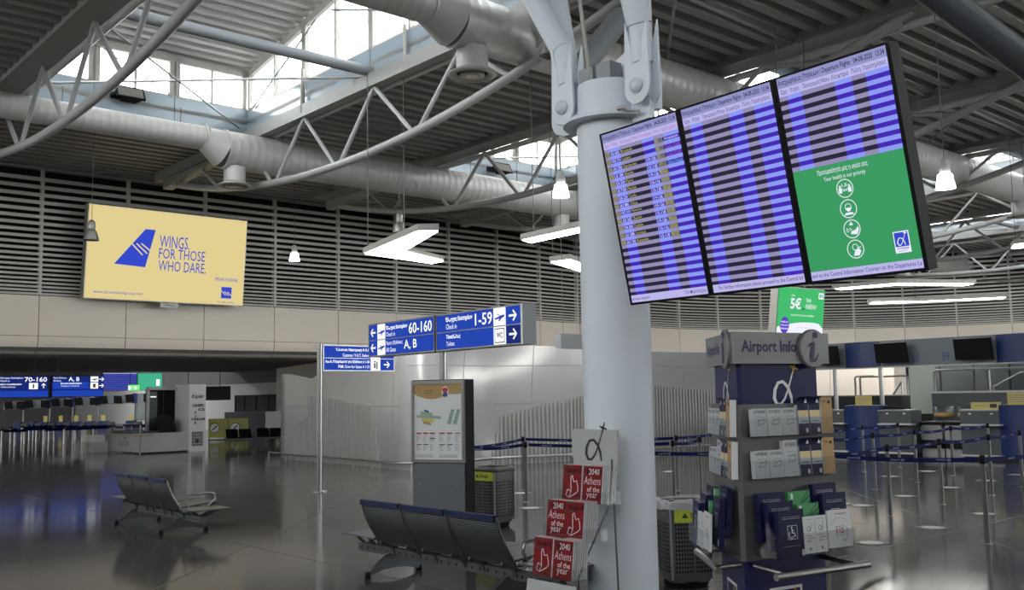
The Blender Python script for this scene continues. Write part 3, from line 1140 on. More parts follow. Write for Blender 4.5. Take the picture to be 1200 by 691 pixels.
bell((-11.25, 26.0, 6.05), 3.4, 0, 'unlit dark bell lamp on a cable in front of the yellow lightbox', 0.19)
bell((-7.36, 33.0, 6.38), 3.1, 2, 'small lit bell lamp hanging right of the yellow lightbox', 0.17)
bell((1.05, 20.0, 5.78), 2.45, 2, 'bright lit bell lamp hanging just left of the column', 0.17)
bell((-2.99, 26.0, 6.1), 3.3, 0, 'unlit clear bell lamp hanging over the chevron light', 0.18)
bell((7.89, 17.5, 5.3), 4.1, 2, 'bright lit bell lamp right of the departure screens', 0.165)
bell((0.76, 17.0, 7.72), 1.7, 0, 'unlit bell lamp partly hidden behind the column strut', 0.2)

# ------------------------------------------------------------------ flat LED luminaires
def led(name, label, poly, z, tk=0.15, cables=None):
    cx = sum(p[0] for p in poly) / len(poly)
    cy = sum(p[1] for p in poly) / len(poly)
    t = thing(name, label, 'light', (cx, cy, z))
    P = [(p[0] - cx, p[1] - cy) for p in poly]
    MB('frame_white').ext(P, 0.02, tk).build('housing', t)
    Q = []
    k = 0.96
    MB('led').ext([(p[0] * k, p[1] * k) for p in P], 0.0, 0.03).build('diffuser', t)
    for (x, y) in cables or [poly[0], poly[len(poly) // 2]]:
        MB('wire').tube(((x - cx) * .9, (y - cy) * .9, tk), ((x - cx) * .9, (y - cy) * .9, 9.25 - z), 0.01, n=5).build('cable', t)
    return t


def chevron(e1, tip, e2, wd):
    """two arms of width wd meeting at tip (plan view)"""
    e1, tip, e2 = Vector(e1), Vector(tip), Vector(e2)
    d1, d2 = (e1 - tip).normalized(), (e2 - tip).normalized()
    n1 = Vector((-d1.y, d1.x)); n2 = Vector((-d2.y, d2.x))
    if n1.dot(d2) < 0:
        n1 = -n1
    if n2.dot(d1) < 0:
        n2 = -n2
    s_ = wd / max(0.3, abs(d1.x * d2.y - d1.y * d2.x))
    notch = tip + (d1 + d2) * s_
    return [tuple(q) for q in (tip, e1, e1 + n1 * wd, notch, e2 + n2 * wd, e2)]


led('chevron_light', 'lit white chevron light hanging left of centre above the direction signs', [(-3.43, 22.43), (-1.86, 19.39), (-1.44, 19.42), (-2.47, 22.2), (-1.66, 24.0), (-1.98, 24.4)], 5.0)
led('chevron_light', 'lit white bar light at the left edge of the column, the upper of two', [(0.4, 21.3), (0.2, 20.9), (2.3, 18.2), (2.55, 18.5)], 5.0)
led('chevron_light', 'lit white bar light at the left edge of the column, the lower of two', [(0.95, 24.4), (1.45, 24.0), (3.0, 27.6), (2.5, 27.9)], 5.0)
led('chevron_light', 'lit bent bar light under the green screen, upper of two on the right', chevron((10.6, 32.3), (12.2, 30.9), (15.0, 31.5), 0.5), 5.0)
led('chevron_light', 'lit bent bar light above the check-in monitors, lower of two on the right', chevron((13.9, 38.3), (15.6, 38.0), (18.7, 37.0), 0.6), 5.0)
led('chevron_light', 'lit bar light at the right edge of the frame below the skylight', chevron((15.35, 29.9), (15.0, 29.0), (16.2, 28.2), 0.4), 5.9)

led('chevron_light', 'added fill chevron light, unseen behind the leftmost departure screen', chevron((7.0, 33.6), (5.2, 35.4), (7.0, 37.2), 0.6), 6.6)  # this and the next two: unseen lights added to brighten the cream wall
led('chevron_light', 'added fill chevron light, unseen behind the middle departure screen', chevron((12.2, 41.0), (10.4, 42.6), (12.2, 44.4), 0.6), 6.8)
led('chevron_light', 'added fill chevron light, unseen behind the rightmost departure screen', chevron((15.6, 39.4), (14.0, 41.0), (15.6, 42.6), 0.6), 7.0)

# ------------------------------------------------------------------ floodlights on the skylight band
def flood(loc, yaw, label):
    t = thing('floodlight', label, 'floodlight', loc, yaw)
    t.scale = (.75, .75, .75)
    b_ = MB('black')
    b_.M = Matrix.Rotation(R(-28), 4, 'X')
    b_.add([(-.45, 0, -.22), (.45, 0, -.22), (.45, 0, .22), (-.45, 0, .22), (-.25, .32, -.15), (.25, .32, -.15), (.25, .32, .15), (-.25, .32, .15)],
           [(0, 1, 2, 3), (7, 6, 5, 4), (0, 4, 5, 1), (1, 5, 6, 2), (2, 6, 7, 3), (3, 7, 4, 0)])
    b_.box(-.5, .5, -.06, 0.0, -.26, .26)
    b_.build('housing', t)
    g = MB('lamp_grey'); g.M = Matrix.Rotation(R(-28), 4, 'X')
    g.box(-.44, .44, -.065, -.06, -.2, .2)
    g.build('lens', t)
    a = MB('black')
    a.box(-.5, -.46, -0.02, .5, -.05, .03); a.box(.46, .5, -0.02, .5, -.05, .03); a.box(-.5, .5, .46, .56, -.12, .1)
    a.build('bracket', t)
    return t


flood(h2w(9.11, 25.45, 9.78), HALL, 'black floodlight on the skylight band at upper left')
flood(h2w(22.02, 25.45, 9.6), HALL, 'black floodlight under the second skylight, left of the column')

# ================================================================== SCREENS AND SIGNS
# ------------------------------------------------------------------ three departure displays
BASE = place((0.885, 7.3, 2.352), -0.91, 0.215)
DW, DH = 0.783, 1.292
mount = thing('display_mount', 'black steel frame that carries the three departure screens on the column', 'bracket', mtx=BASE)
fm_ = MB('black')
fm_.box(0.1, 2.25, 0.1, 0.15, 0.3, 0.4); fm_.box(0.1, 2.25, 0.1, 0.15, 0.9, 1.0)
for q in (0.35, 1.15, 1.95):
    fm_.box(q, q + 0.08, 0.1, 0.15, 0.2, 1.1)
fm_.box(0.36, 0.46, 0.15, 0.34, 0.55, 0.66)
fm_.build('frame', mount)
COLS = [(0.0, 0.075, 0), (0.075, 0.215, 1), (0.215, 0.525, 0), (0.525, 0.68, 1), (0.68, 0.80, 0), (0.80, 1.0, 1)]
ROWT = [('13:25', 'A3 602', 'Brussels', '', 'B21', 'Αναχώρησε'), ('13:30', 'GQ 214', 'London', '', 'B02', 'Last Call'), ('13:40', 'A3 350', 'Santorini', '119-126', 'B15', 'Last Call'),
        ('13:45', 'LX 184', 'Rhodes', '115-118', 'A11', 'Gate Closed'), ('13:50', 'OA 024', 'Paris', '119-126', 'B02-B21', ''), ('13:55', 'A3 7238', 'Munich', '110-116', 'B02-B21', ''),
        ('14:00', 'OA 224', 'Corfu', '115-128', 'B02-B21', ''), ('14:05', 'A3 880', 'Chios', '119-126', 'B02-B21', ''), ('14:10', 'GQ 210', 'Mykonos', '119-126', 'B02-B21', ''),
        ('14:20', 'A3 242', 'Zurich', '115-118', 'B02-B21', ''), ('14:25', 'OA 024', 'Dublin', '119-126', 'B02-B21', ''), ('14:35', 'LH 1288', 'Larnaca', '110-116', 'B02-B21', ''),
        ('14:40', 'A3 120', 'Kalamata', '115-118', 'B02-B21', '')]
LABS = ['departure screen with yellow flight rows, leftmost of the three hung on the column',
        'departure screen with empty blue rows, middle of the three hung displays',
        'departure screen with green health notice below, rightmost of the three hung displays']
for k in range(3):
    M = BASE @ Matrix.Translation((k * (DW + 0.003), 0, 0))
    t = thing('departure_screen', LABS[k], 'screen', mtx=M, group='departure screens')
    MB('black').box(0, DW, 0.0, 0.1, 0, DH).build('casing', t)
    s = MB('scr_dark')
    x0, x1, z0, z1 = 0.024, DW - 0.024, 0.018, DH - 0.014
    W, Hh = x1 - x0, z1 - z0

    def X(f):
        return x0 + f * W

    def Zf(f):
        return z1 - f * Hh
    y1, y2, y3 = -0.002, -0.003, -0.004
    s.rect(x0, x1, Zf(0.05), z1, 'scr_head', y1)
    s.rect(x0, x1, Zf(0.09), Zf(0.05), 'scr_head2', y1)
    s.rect(x0, x1, z0, Zf(0.957), 'scr_head2', y1)
    end = 0.957 if k < 2 else 0.46
    p = 0.0435
    a = 0.09
    i = 0
    txt = MB('scr_yellow')
    while a < end - 0.001:
        b1 = min(a + p / 2, end)
        b2 = min(a + p, end)
        lit = k == 0 and i < 13
        for (c0, c1, ty) in COLS:
            s.rect(X(c0), X(c1), Zf(b1), Zf(a), 'scr_peri' if ty else 'scr_lilac', y1)
            s.rect(X(c0), X(c1), Zf(b2), Zf(b1), 'scr_violet' if ty else 'scr_dark', y1)
        if lit:
            r_ = ROWT[i]
            zt, zb_ = Zf(b1 + 0.003), Zf(b2 - 0.002)
            lo_, hi_ = zb_, zt
            s.rect(X(0.0), X(0.075), lo_ - .004, hi_ + .004, 'ink_grey', y2)
            s.rect(X(0.68), X(0.79), lo_ - .004, hi_ + .004, 'ink_grey', y2)
            txt.text(r_[0], X(0.005), X(0.07), lo_, hi_, 'scr_yellow', y3)
            txt.text(r_[1], X(0.085), X(0.205), lo_, hi_, 'scr_white', y3)
            txt.text(r_[2], X(0.225), X(0.225 + 0.02 * len(r_[2])), lo_, hi_, 'scr_yellow', y3)
            if r_[3]:
                txt.text(r_[3], X(0.535), X(0.665), lo_, hi_, 'scr_white', y3)
            txt.text(r_[4], X(0.69), X(0.69 + 0.014 * len(r_[4])), lo_, hi_, 'scr_yellow', y3)
            if r_[5]:
                txt.text(r_[5], X(0.81), X(0.985), lo_, hi_, ('scr_white', 'scr_pink', 'scr_pink', 'scr_cyan')[i], y3)
        a += p
        i += 1
    txt.text('Αναχωρήσεις Πτήσεων / Departure Flights', X(0.01), X(0.69), Zf(0.043), Zf(0.01), 'scr_text', y3, bold=0.012)
    txt.text('04-08-2020  13:34', X(0.72), X(0.985), Zf(0.037), Zf(0.012), 'scr_text', y3, bold=0.012)
    for (q, a0, a1) in (('Ώρα', 0.02, 0.085), ('Πτήση', 0.115, 0.2), ('Προορισμός/Μέσω', 0.24, 0.49), ('Ελεγκτήριο', 0.51, 0.66), ('Πύλη', 0.69, 0.77), ('Παρατηρήσεις', 0.79, 0.985)):
        txt.text(q, X(a0), X(a1), Zf(0.085), Zf(0.058), 'scr_pink' if k == 0 else 'scr_text', y3)
    if k == 0:
        txt.text('athens airport', X(0.01), X(0.26), Zf(0.992), Zf(0.97), 'scr_text', y3)
        txt.text('Για περαιτέρω', X(0.72), X(0.99), Zf(0.992), Zf(0.966), 'scr_text', y3)
    elif k == 1:
        txt.text('For further information please proceed to the Central Inf', X(0.07), X(0.99), Zf(0.993), Zf(0.966), 'scr_text', y3)
    else:
        txt.text('eed to the Central Information Counter on the Departures Le', X(0.01), X(0.99), Zf(0.993), Zf(0.966), 'scr_text', y3)
        s.rect(x0, x1, Zf(0.957), Zf(0.46), 'scr_green', y1)
        txt.text('Προτεραιότητά μας η υγεία σας', X(0.23), X(0.69), Zf(0.507), Zf(0.477), 'scr_white', y3, bold=0.004)
        txt.text('Your health is our priority', X(0.28), X(0.66), Zf(0.541), Zf(0.515), 'scr_white', y3)
        cx = X(0.455)
        rr = 0.056
        for q, f_ in enumerate((0.585, 0.682, 0.778, 0.874)):
            cz = Zf(f_)
            txt.ring(cx, cz, rr, 0.005, 'scr_white', y3)
            if q == 0:
                txt.text('1,5', cx - .018, cx + .018, cz + .008, cz + .03, 'scr_white', y3, bold=0.02)
                txt.stroke([(cx - .018, cz - .006), (cx + .018, cz - .006)], .004, 'scr_white', y3)
                txt.stroke([(cx - .014, cz - .014), (cx + .014, cz - .014)], .003, 'scr_white', y3)
                for sg in (-1, 1):
                    txt.disc(cx + sg * .031, cz + .014, .007, 'scr_white', y3, 10)
                    txt.poly([(cx + sg * .031 - .011, cz - .025), (cx + sg * .031 + .011, cz - .025), (cx + sg * .031 + .011, cz + .006), (cx + sg * .031 - .011, cz + .006)], 'scr_white', y3)
            elif q == 1:
                txt.ring(cx, cz + .01, .022, .004, 'scr_white', y3, 16)
                txt.poly([(cx - .018, cz + .006), (cx + .018, cz + .006), (cx + .012, cz - .012), (cx, cz - .017), (cx - .012, cz - .012)][::-1], 'scr_white', y3)
                txt.poly([(cx - .035, cz - .036), (cx + .035, cz - .036), (cx + .02, cz - .022), (cx - .02, cz - .022)], 'scr_white', y3)
            elif q == 2:
                txt.poly([(cx - .012, cz - .03), (cx + .03, cz - .036), (cx + .045, cz - .008), (cx + .042, cz + .012), (cx + .02, cz - .008), (cx - .008, cz - .014)], 'scr_white', y3)
                for (dx, dz) in ((-.03, .004), (-.02, -.006), (-.03, -.014), (-.012, .004), (-.004, -.004), (-.036, -.004)):
                    txt.disc(cx + dx, cz + dz, .004, 'scr_white', y3, 8)
                txt.rect(cx - .012, cx + .01, cz + .022, cz + .034, 'scr_white', y3)
                txt.rect(cx - .004, cx + .002, cz + .034, cz + .044, 'scr_white', y3)
            else:
                txt.ring(cx, cz + .012, .02, .004, 'scr_white', y3, 16)
                txt.poly([(cx - .018, cz - .038), (cx + .02, cz - .04), (cx + .036, cz - .014), (cx + .022, cz + .002), (cx - .004, cz - .008)], 'scr_white', y3)
                txt.stroke([(cx + .02, cz + .004), (cx + .036, cz + .01)], .006, 'scr_white', y3)
        lx, lz = X(0.86), Zf(0.872)
        txt.rect(lx - .048, lx + .048, lz - .062, lz + .062, 'scr_white', y3)
        txt.rect(lx - .042, lx + .042, lz - .026, lz + .056, 'glow_blue_logo', y3 - .001)
        alpha_logo(txt, lx - .004, lz + .008, .055, y3 - .002, 'scr_white', 'scr_white')
        txt.text('ATHENS', lx - .036, lx + .036, lz - .042, lz - .03, 'scr_violet', y3 - .001, bold=.02)
        txt.text('airport', lx - .03, lx + .03, lz - .056, lz - .046, 'scr_violet', y3 - .001)
    s.build('screen_picture', t)
    txt.build('lettering', t)['kind'] = 'stuff'


def clear_of(o):
    return o


# ------------------------------------------------------------------ blue direction signs
def plane_icon(mb, cx, cz, s, mt, y, up=True, flip=1):
    k = flip
    s0, s = s, s * .8
    k *= 1.35
    P = [(-.5, -.28), (-.42, -.2), (.2, .18), (.45, .3), (.52, .24), (.5, .16), (.2, -.08), (-.02, -.36), (-.12, -.38), (-.02, -.14), (-.3, -.28), (-.44, -.34)]
    mb.poly([(cx + p[0] * s * k, cz + (p[1] - .32 * p[0]) * s) for p in (P if k < 0 else P[::-1])], mt, y)
    P = [(-.28, .16), (-.16, .2), (.12, .1), (.04, .06)]
    mb.poly([(cx + p[0] * s * k, cz + (p[1] - .32 * p[0]) * s) for p in P], mt, y)


def arrow(mb, cx, cz, s, mt, y, d='r'):
    if d == 'u':
        mb.stroke([(cx, cz - .5 * s), (cx, cz + .4 * s)], .17 * s, mt, y)
        mb.stroke([(cx - .4 * s, cz + .05 * s), (cx, cz + .45 * s), (cx + .4 * s, cz + .05 * s)], .17 * s, mt, y)
        return
    k = 1 if d == 'r' else -1
    mb.stroke([(cx - .5 * s * k, cz), (cx + .42 * s * k, cz)], .17 * s, mt, y)
    mb.stroke([(cx + .05 * s * k, cz + .4 * s), (cx + .46 * s * k, cz), (cx + .05 * s * k, cz - .4 * s)], .17 * s, mt, y)


def sign_body(t, x0, x1, z0, z1, dep, rows):
    MB('sign_grey').box(x0 - .02, x1 + .02, 0.004, dep, z0 - .02, z1 + .02).build('housing', t)
    f_ = MB('steel_brushed')
    f_.box(x0 - .02, x1 + .02, -.012, .006, z1, z1 + .02); f_.box(x0 - .02, x1 + .02, -.012, .006, z0 - .02, z0)
    f_.box(x0 - .02, x0, -.012, .006, z0, z1); f_.box(x1, x1 + .02, -.012, .006, z0, z1)
    for q in rows:
        f_.box(x0, x1, -.012, .006, q - .007, q + .007)
    f_.build('frame', t)


# sign on the post behind the map totem: two leaves in one line
SY = -0.93
sg = thing('direction_sign', 'long blue two-part direction sign with check-in and toilets arrows on a post', 'sign', (-1.06, 13.66, 0), SY)
MB('chrome').tube((0.0, 0.1, 0), (0.0, 0.1, 2.36), 0.05, n=16).build('post', sg)
MB('steel_brushed').lathe([(0, 0.02), (0.13, 0.02), (0.13, 0.0)], 20, None, (0.0, 0.1, 0)).build('base_plate', sg)
zb, zm, zt = 2.345, 2.578, 2.812
sign_body(sg, 0.02, 1.95, zb, zt, 0.22, [zm])
sign_body(sg, -1.94, -0.06, zb, zt, 0.22, [zm])
for (nm, x0, x1) in (('right_panel', 0.02, 1.95), ('left_panel', -1.94, -0.06)):
    p = MB('sg_blue')
    y = -0.004
    p.rect(x0, x1, zb, zm - .007, 'sg_blue', y)
    p.rect(x0, x1, zm + .007, zt, 'sg_blue', y)
    y2 = -0.007
    y3 = -0.010
    h = zt - zm
    if nm == 'right_panel':
        p.rect(x1 - .30, x1, zb, zm - .007, 'sg_blue_dark', y - .001)
        p.rect(1.375, 1.64, zm + .007, zt, 'sg_white', y2); p.rect(1.375, 1.64, zb, zm - .007, 'sg_white', y2)
        plane_icon(p, 1.51, zm + h * .5, .2, 'sg_blue', y3)
        p.text('Έλεγχος Εισιτηρίων', .25, .90, zm + .125, zm + .2, 'sg_white', y3, bold=.035)
        p.text('Check in', .26, .52, zm + .035, zm + .105, 'sg_white', y3)
        p.text('1-59', .96, 1.35, zm + .04, zm + .2, 'sg_white', y3, bold=.012)
        arrow(p, 1.79, zm + h * .5, .16, 'sg_white', y3)
        p.text('Τουαλέτες', .26, .61, zb + .13, zb + .195, 'sg_white', y3, bold=.035)
        p.text('Toilets', .26, .46, zb + .04, zb + .1, 'sg_white', y3)
        q = 1.4
        p.rect(q, 1.615, zb + .02, zm - .027, 'ink_dark', y3); p.rect(q + .012, 1.603, zb + .032, zm - .039, 'sg_white', y3 - .001)
        p.text('WC', q + .045, 1.57, zb + .08, zb + .155, 'ink_dark', y3 - .002, bold=.03)
        arrow(p, 1.79, zb + h * .5, .16, 'sg_white', y3)
    else:
        p.rect(x0 + .26, x0 + .5, zm + .007, zt, 'sg_white', y2); p.rect(x0 + .26, x0 + .5, zb, zm - .007, 'sg_white', y2)
        plane_icon(p, x0 + .38, zm + h * .5, .19, 'sg_blue', y3)
        plane_icon(p, x0 + .38, zb + h * .5, .19, 'sg_blue', y3, flip=1)
        arrow(p, x0 + .13, zm + h * .5, .15, 'sg_white', y3, 'l'); arrow(p, x0 + .13, zb + h * .5, .15, 'sg_white', y3, 'l')
        p.text('Έλεγχος Εισιτηρίων', x0 + .53, x0 + 1.16, zm + .125, zm + .195, 'sg_white', y3, bold=.035)
        p.text('Check in', x0 + .53, x0 + .80, zm + .035, zm + .1, 'sg_white', y3)
        p.text('60-160', x0 + 1.2, x1 - .05, zm + .04, zm + .2, 'sg_white', y3, bold=.012)
        p.text('Προς Εξόδους', x0 + .53, x0 + 1.02, zb + .13, zb + .195, 'sg_white', y3, bold=.005)
        p.text('All Gates', x0 + .53, x0 + .82, zb + .035, zb + .1, 'sg_white', y3)
        p.text('A, B', x0 + 1.06, x0 + 1.42, zb + .04, zb + .19, 'sg_white', y3, bold=.01)
    p.build(nm, sg)

# smaller sign on the far post
sp = thing('direction_sign', 'blue two-row customs sign on the slim steel post at left of centre', 'sign', (-3.605, 18.31, 0), 0.82)
MB('chrome').tube((0, 0, 0), (0, 0, 2.72), 0.052, n=16).build('post', sp)
MB('steel_brushed').lathe([(0, 0.02), (0.14, 0.02), (0.14, 0.0)], 20).build('base_plate', sp)
zb, zm, zt = 2.235, 2.46, 2.69
sign_body(sp, 0.09, 1.78, zb, zt, 0.14, [zm])
p = MB('sg_blue')
p.rect(.09, 1.78, zb, zm - .007, 'sg_blue', -.004); p.rect(.09, 1.78, zm + .007, zt, 'sg_blue', -.004)
p.rect(1.2, 1.44, zb, zm - .007, 'sg_white', -.007); p.rect(1.2, 1.44, zm + .007, zt, 'sg_white', -.007)
p.text('Τελωνείο / Επιστροφή Φ.Π.Α.', .36, 1.17, zm + .125, zm + .19, 'sg_white', -.01, bold=.035)
p.text('Customs / V.A.T. Refund', .52, 1.17, zm + .03, zm + .09, 'sg_white', -.01, bold=.01)
p.text('ΑμεΑ, Πληρώματα για Εξόδους Α 1-23', .12, 1.17, zb + .125, zb + .19, 'sg_white', -.01, bold=.035)
p.text('PRM, Crew for Gates A 1-23', .42, 1.17, zb + .03, zb + .095, 'sg_white', -.01, bold=.01)
p.disc(1.3, zb + .17, .02, 'ink_dark', -.01, 10); p.rect(1.28, 1.32, zb + .04, zb + .14, 'ink_dark', -.01); p.rect(1.34, 1.37, zb + .02, zb + .17, 'ink_dark', -.01)
p.rect(1.26, 1.38, zm + .04, zm + .17, 'ink_dark', -.01)
arrow(p, 1.6, zb + .112, .15, 'sg_white', -.01); arrow(p, 1.6, zm + .118, .15, 'sg_white', -.01)
p.build('sign_panel', sp)

# two hanging signs and the far departure wall under the soffit
def hang(x, yaw, wdt, label, kind):
    t = thing('hanging_sign', label, 'sign', h2w(x, 38.0, 1.93), HALL)
    MB('black').box(0, wdt, .004, .25, 0, .78).build('housing', t)
    for q in (.25, wdt - .45):
        MB('wire').tube((q, .12, .78), (q, .12, 1.36), .025, n=6).build('hanger', t)
    p = MB('sg_blue')
    p.rect(.02, wdt - .02, .02, .76, 'sg_blue_dark', 0)
    p.rect(.02, wdt - .02, .02, .24, 'sg_blue', -.002)
    if kind == 0:
        p.rect(.02 + .4, .7, .58, .75, 'lamp_grey', -.004); plane_icon(p, .56, .66, .2, 'ink_dark', -.006)
        p.text('Έλεγχος Εισιτηρίων', .8, 1.55, .66, .73, 'sg_white', -.006, bold=.01); p.text('Check in', .8, 1.1, .57, .63, 'sg_white', -.006)
        p.text('70-160', 1.6, 2.35, .56, .73, 'sg_white', -.006, bold=.01)
        p.text('Πληροφορίες Αεροδρομίου', .5, 1.5, .44, .51, 'sg_white', -.006, bold=.035); p.text('Airport Information', .5, 1.3, .34, .41, 'sg_white', -.006)
        p.rect(1.75, 2.05, .3, .52, 'sg_white', -.004); p.text('i', 1.87, 1.93, .33, .49, 'ink_dark', -.006, bold=.04)
        arrow(p, 2.24, .42, .17, 'sg_white', -.006, 'u')
    else:
        p.text('Προς Εξόδους', .05, .5, .66, .73, 'sg_white', -.006); p.text('All Gates', .05, .32, .57, .63, 'sg_white', -.006)
        p.text('A, B', .58, .96, .56, .73, 'sg_white', -.006, bold=.01)
        p.text('Έλεγχος Διαβατηρίων', .3, 1.05, .46, .53, 'sg_white', -.006, bold=.035); p.text('Passport Control', .32, .95, .37, .43, 'sg_white', -.006)
        p.rect(.02, 1.3, .3, .55, 'sg_blue', -.003)
        p.rect(1.36, 1.64, .55, .75, 'sg_white', -.004); p.rect(1.36, 1.64, .3, .52, 'sg_white', -.004)
        plane_icon(p, 1.5, .65, .2, 'ink_dark', -.006); p.rect(1.45, 1.55, .34, .48, 'ink_grey', -.006)
        arrow(p, 1.76, .65, .17, 'sg_white', -.006); arrow(p, 1.76, .41, .17, 'sg_white', -.006)
    p.build('sign_panel', t)


hang(8.5, 0, 2.42, 'lit blue hanging sign for check-in rows, leftmost under the soffit', 0)
hang(11.02, 0, 1.84, 'lit blue hanging sign for all gates, second from left under the soffit', 1)
t = thing('departure_board', 'far blue and green departure board glowing behind the hanging signs', 'screen', (-21.7, 52.0, 2.32), HALL)
MB('black').box(0, 3.2, .01, .2, 0, .95).build('casing', t)
p = MB('far_blue')
for i in range(8):
    p.rect(.02, 1.78, .03 + i * .11, .03 + i * .11 + .07, 'far_blue', 0)
    p.rect(.02, 1.78, .03 + i * .11 + .07, .03 + i * .11 + .11, 'sg_blue_dark', 0)
p.rect(.02, 1.78, .9, .94, 'scr_head2', 0)
p.rect(1.82, 3.18, .02, .93, 'far_green', 0)
p.rect(2.85, 3.05, .25, .6, 'sg_white', -.003)
p.build('screen_picture', t)
t = thing('exit_sign', 'small green lit exit arrow sign hanging in front of the far departure board', 'sign', (-18.8, 48.0, 2.25), 0.4)
MB('black').box(0, .56, .01, .08, 0, .3).build('casing', t)
p = MB('exit_green'); p.rect(.01, .55, .01, .29, 'exit_green', 0); p.rect(.02, .14, .06, .24, 'sg_white', -.003); arrow(p, .33, .15, .2, 'sg_white', -.003); p.build('sign_panel', t)
for q in (.1, .46):
    MB('wire').tube((q, .04, .3), (q, .04, 1.02), .012, n=5).build('hanger', t)

# grey board seen from behind, left of the column
t = thing('hanging_board', 'plain grey hanging board, back turned, just left of the column', 'board', (1.08, 22.0, 2.73), HALL)
MB('sign_grey').box(0, 1.2, 0, .16, 0, .33).build('housing', t)
for q in (.15, .7):
    MB('wire').tube((q, .08, .33), (q, .08, 6.7), .008, n=5).build('hanger', t)

# ------------------------------------------------------------------ yellow lightbox on the louvred wall
t = thing('lightbox', 'big lit yellow advertising lightbox with blue tail fin on the louvred wall', 'sign', mtx=place((-14.07, 32.0, 5.117), 0.728, 0.1))
W, Hh = 5.65, 3.14
MB('lamp_grey').box(0, W, 0.01, .32, 0, Hh).build('housing', t)
p = MB('glow_yellow')
p.rect(.03, W - .03, .03, Hh - .03, 'glow_yellow', 0)
fx = lambda f: f * W
fz = lambda f: Hh * (1 - f)
p.poly([(fx(.165), fz(.615)), (fx(.35), fz(.63)), (fx(.402), fz(.215)), (fx(.34), fz(.215))], 'glow_blue_logo', -.004)
for i in range(3):
    a = .275 + .028 * i
    p.stroke([(fx(a - .012), fz(.385 - .005 * i)), (fx(a + .055), fz(.5 - .02 * i))], .045, 'glow_yellow', -.008)
p.text('WINGS.', fx(.43), fx(.62), fz(.40), fz(.265), 'glow_blue_logo', -.005)
p.text('FOR THOSE', fx(.43), fx(.725), fz(.52), fz(.40) - .02, 'glow_blue_logo', -.005)
p.text('WHO DARE.', fx(.43), fx(.735), fz(.655), fz(.54), 'glow_blue_logo', -.005)
p.text('PIRAEUS BANK', fx(.80), fx(.955), fz(.725), fz(.685), 'glow_blue_logo', -.005)
p.rect(fx(.845), fx(.915), fz(.92), fz(.79), 'glow_blue_logo', -.005)
for i in range(3):
    p.stroke([(fx(.846 + .02 * i), fz(.835 + .005 * i)), (fx(.878 + .018 * i), fz(.885))], .03, 'glow_yellow', -.008)
p.text('No 1 Bank in Greece', fx(.825), fx(.94), fz(.975), fz(.952), 'glow_blue_logo', -.005)
p.text('www.piraeusbankgroup.com', fx(.055), fx(.345), fz(.945), fz(.905), 'glow_blue_logo', -.005)
p.build('poster', t)
MB('lamp_grey').box(fx(.46), fx(.57), .03, .12, -.17, -.02).build('maker_plate', t)
q = MB('ink_dark'); q.text('INTERBUS', fx(.475), fx(.56), -.13, -.06, 'ink_dark', .026); q.build('lettering', t)
b_ = MB('lamp_grey'); b_.box(.5, .6, .32, .8, 2.2, 2.3); b_.box(W - .6, W - .5, .32, .8, 2.2, 2.3); b_.build('wall_bracket', t)

# ------------------------------------------------------------------ green advertising screen behind the info stand
t = thing('advert_screen', 'bright green advertising screen hung behind the information stand', 'screen', mtx=place((5.367, 20, 2.80), 0.70, 0.132))
W, Hh = 1.66, 1.02
MB('lamp_grey').box(-.03, W, .01, .18, -.02, Hh + .02).build('casing', t)
p = MB('ad_green')
p.rect(0, W, 0, Hh, 'ad_green', 0)
P = [(0, 0), (W, 0), (W, .2)] + [(W * (1 - i / 10), .2 + .12 * math.sin(math.pi * (0.25 + .75 * i / 10))) for i in range(1, 11)]
p.poly(P, 'ad_white', -.003)
p.disc(.26, .24, .16, 'ad_violet', -.006, 20, .17)
for i in range(3):
    p.text(('ΝΕΑ', 'ΠΡΟΣΦΟΡΑ', 'PARKING')[i], .13, .39, .29 - .07 * i, .325 - .07 * i, 'ad_white', -.008, bold=.02)
p.text('ΑΠΟ', .44, .56, .84, .88, 'ad_white', -.004, bold=.02)
p.text('5€', .42, .8, .58, .82, 'ad_white', -.004, bold=.03)
p.text('ΤΗΝ', .97, 1.15, .74, .82, 'ad_white', -.004, bold=.01); p.text('ΗΜΕΡΑ!', .97, 1.36, .6, .7, 'ad_white', -.004, bold=.01)
p.rect(.86, .94, .58, .61, 'ink_dark', -.004)
p.text('ΓΙΑ ΚΡΑΤΗΣΗ ΩΣ ΚΑΙ 10 ΗΜΕΡΕΣ', .46, 1.3, .44, .475, 'ad_white', -.004, bold=.02)
p.text('για online κρατήσεις', .7, 1.25, .19, .215, 'ad_green', -.006)
p.rect(1.43, 1.62, .83, .96, 'ad_white', -.004); p.rect(1.46, 1.52, .86, .93, 'ad_green', -.006); p.rect(1.55, 1.59, .86, .93, 'scr_head', -.006)
p.build('screen_picture', t)
for q in (.3, 1.35):
    MB('wire').tube((q, .1, Hh), (q, .1 + .132 * 5, 6.5), .012, n=5).build('hanger', t)

# ================================================================== ON THE FLOOR, NEAR
# ------------------------------------------------------------------ map totem
t = thing('map_totem', 'grey and black map totem with a terminal plan, behind the front bench', 'totem', (-1.275, 12.4, 0), -0.415)
TW, TH = 0.716, 1.90
MB('totem_black').box(-.01, TW + .01, .02, .27, 0, TH + .01).build('body', t)
MB('totem_grey').box(0, TW, 0, .03, 0.02, .88).build('lower_panel', t)
f_ = MB('steel_brushed')
f_.box(-.01, TW + .01, -.02, .02, TH - .045, TH); f_.box(-.01, TW + .01, -.02, .02, .89, .93)
f_.box(-.01, .02, -.02, .02, .93, TH - .045); f_.box(TW - .02, TW + .01, -.02, .02, .93, TH - .045)
f_.build('poster_frame', t)
p = MB('paper')
x0, x1, z0, z1 = .02, TW - .02, .93, TH - .045
p.rect(x0, x1, z0, z1, 'paper', .0)
w_, h_ = x1 - x0, z1 - z0
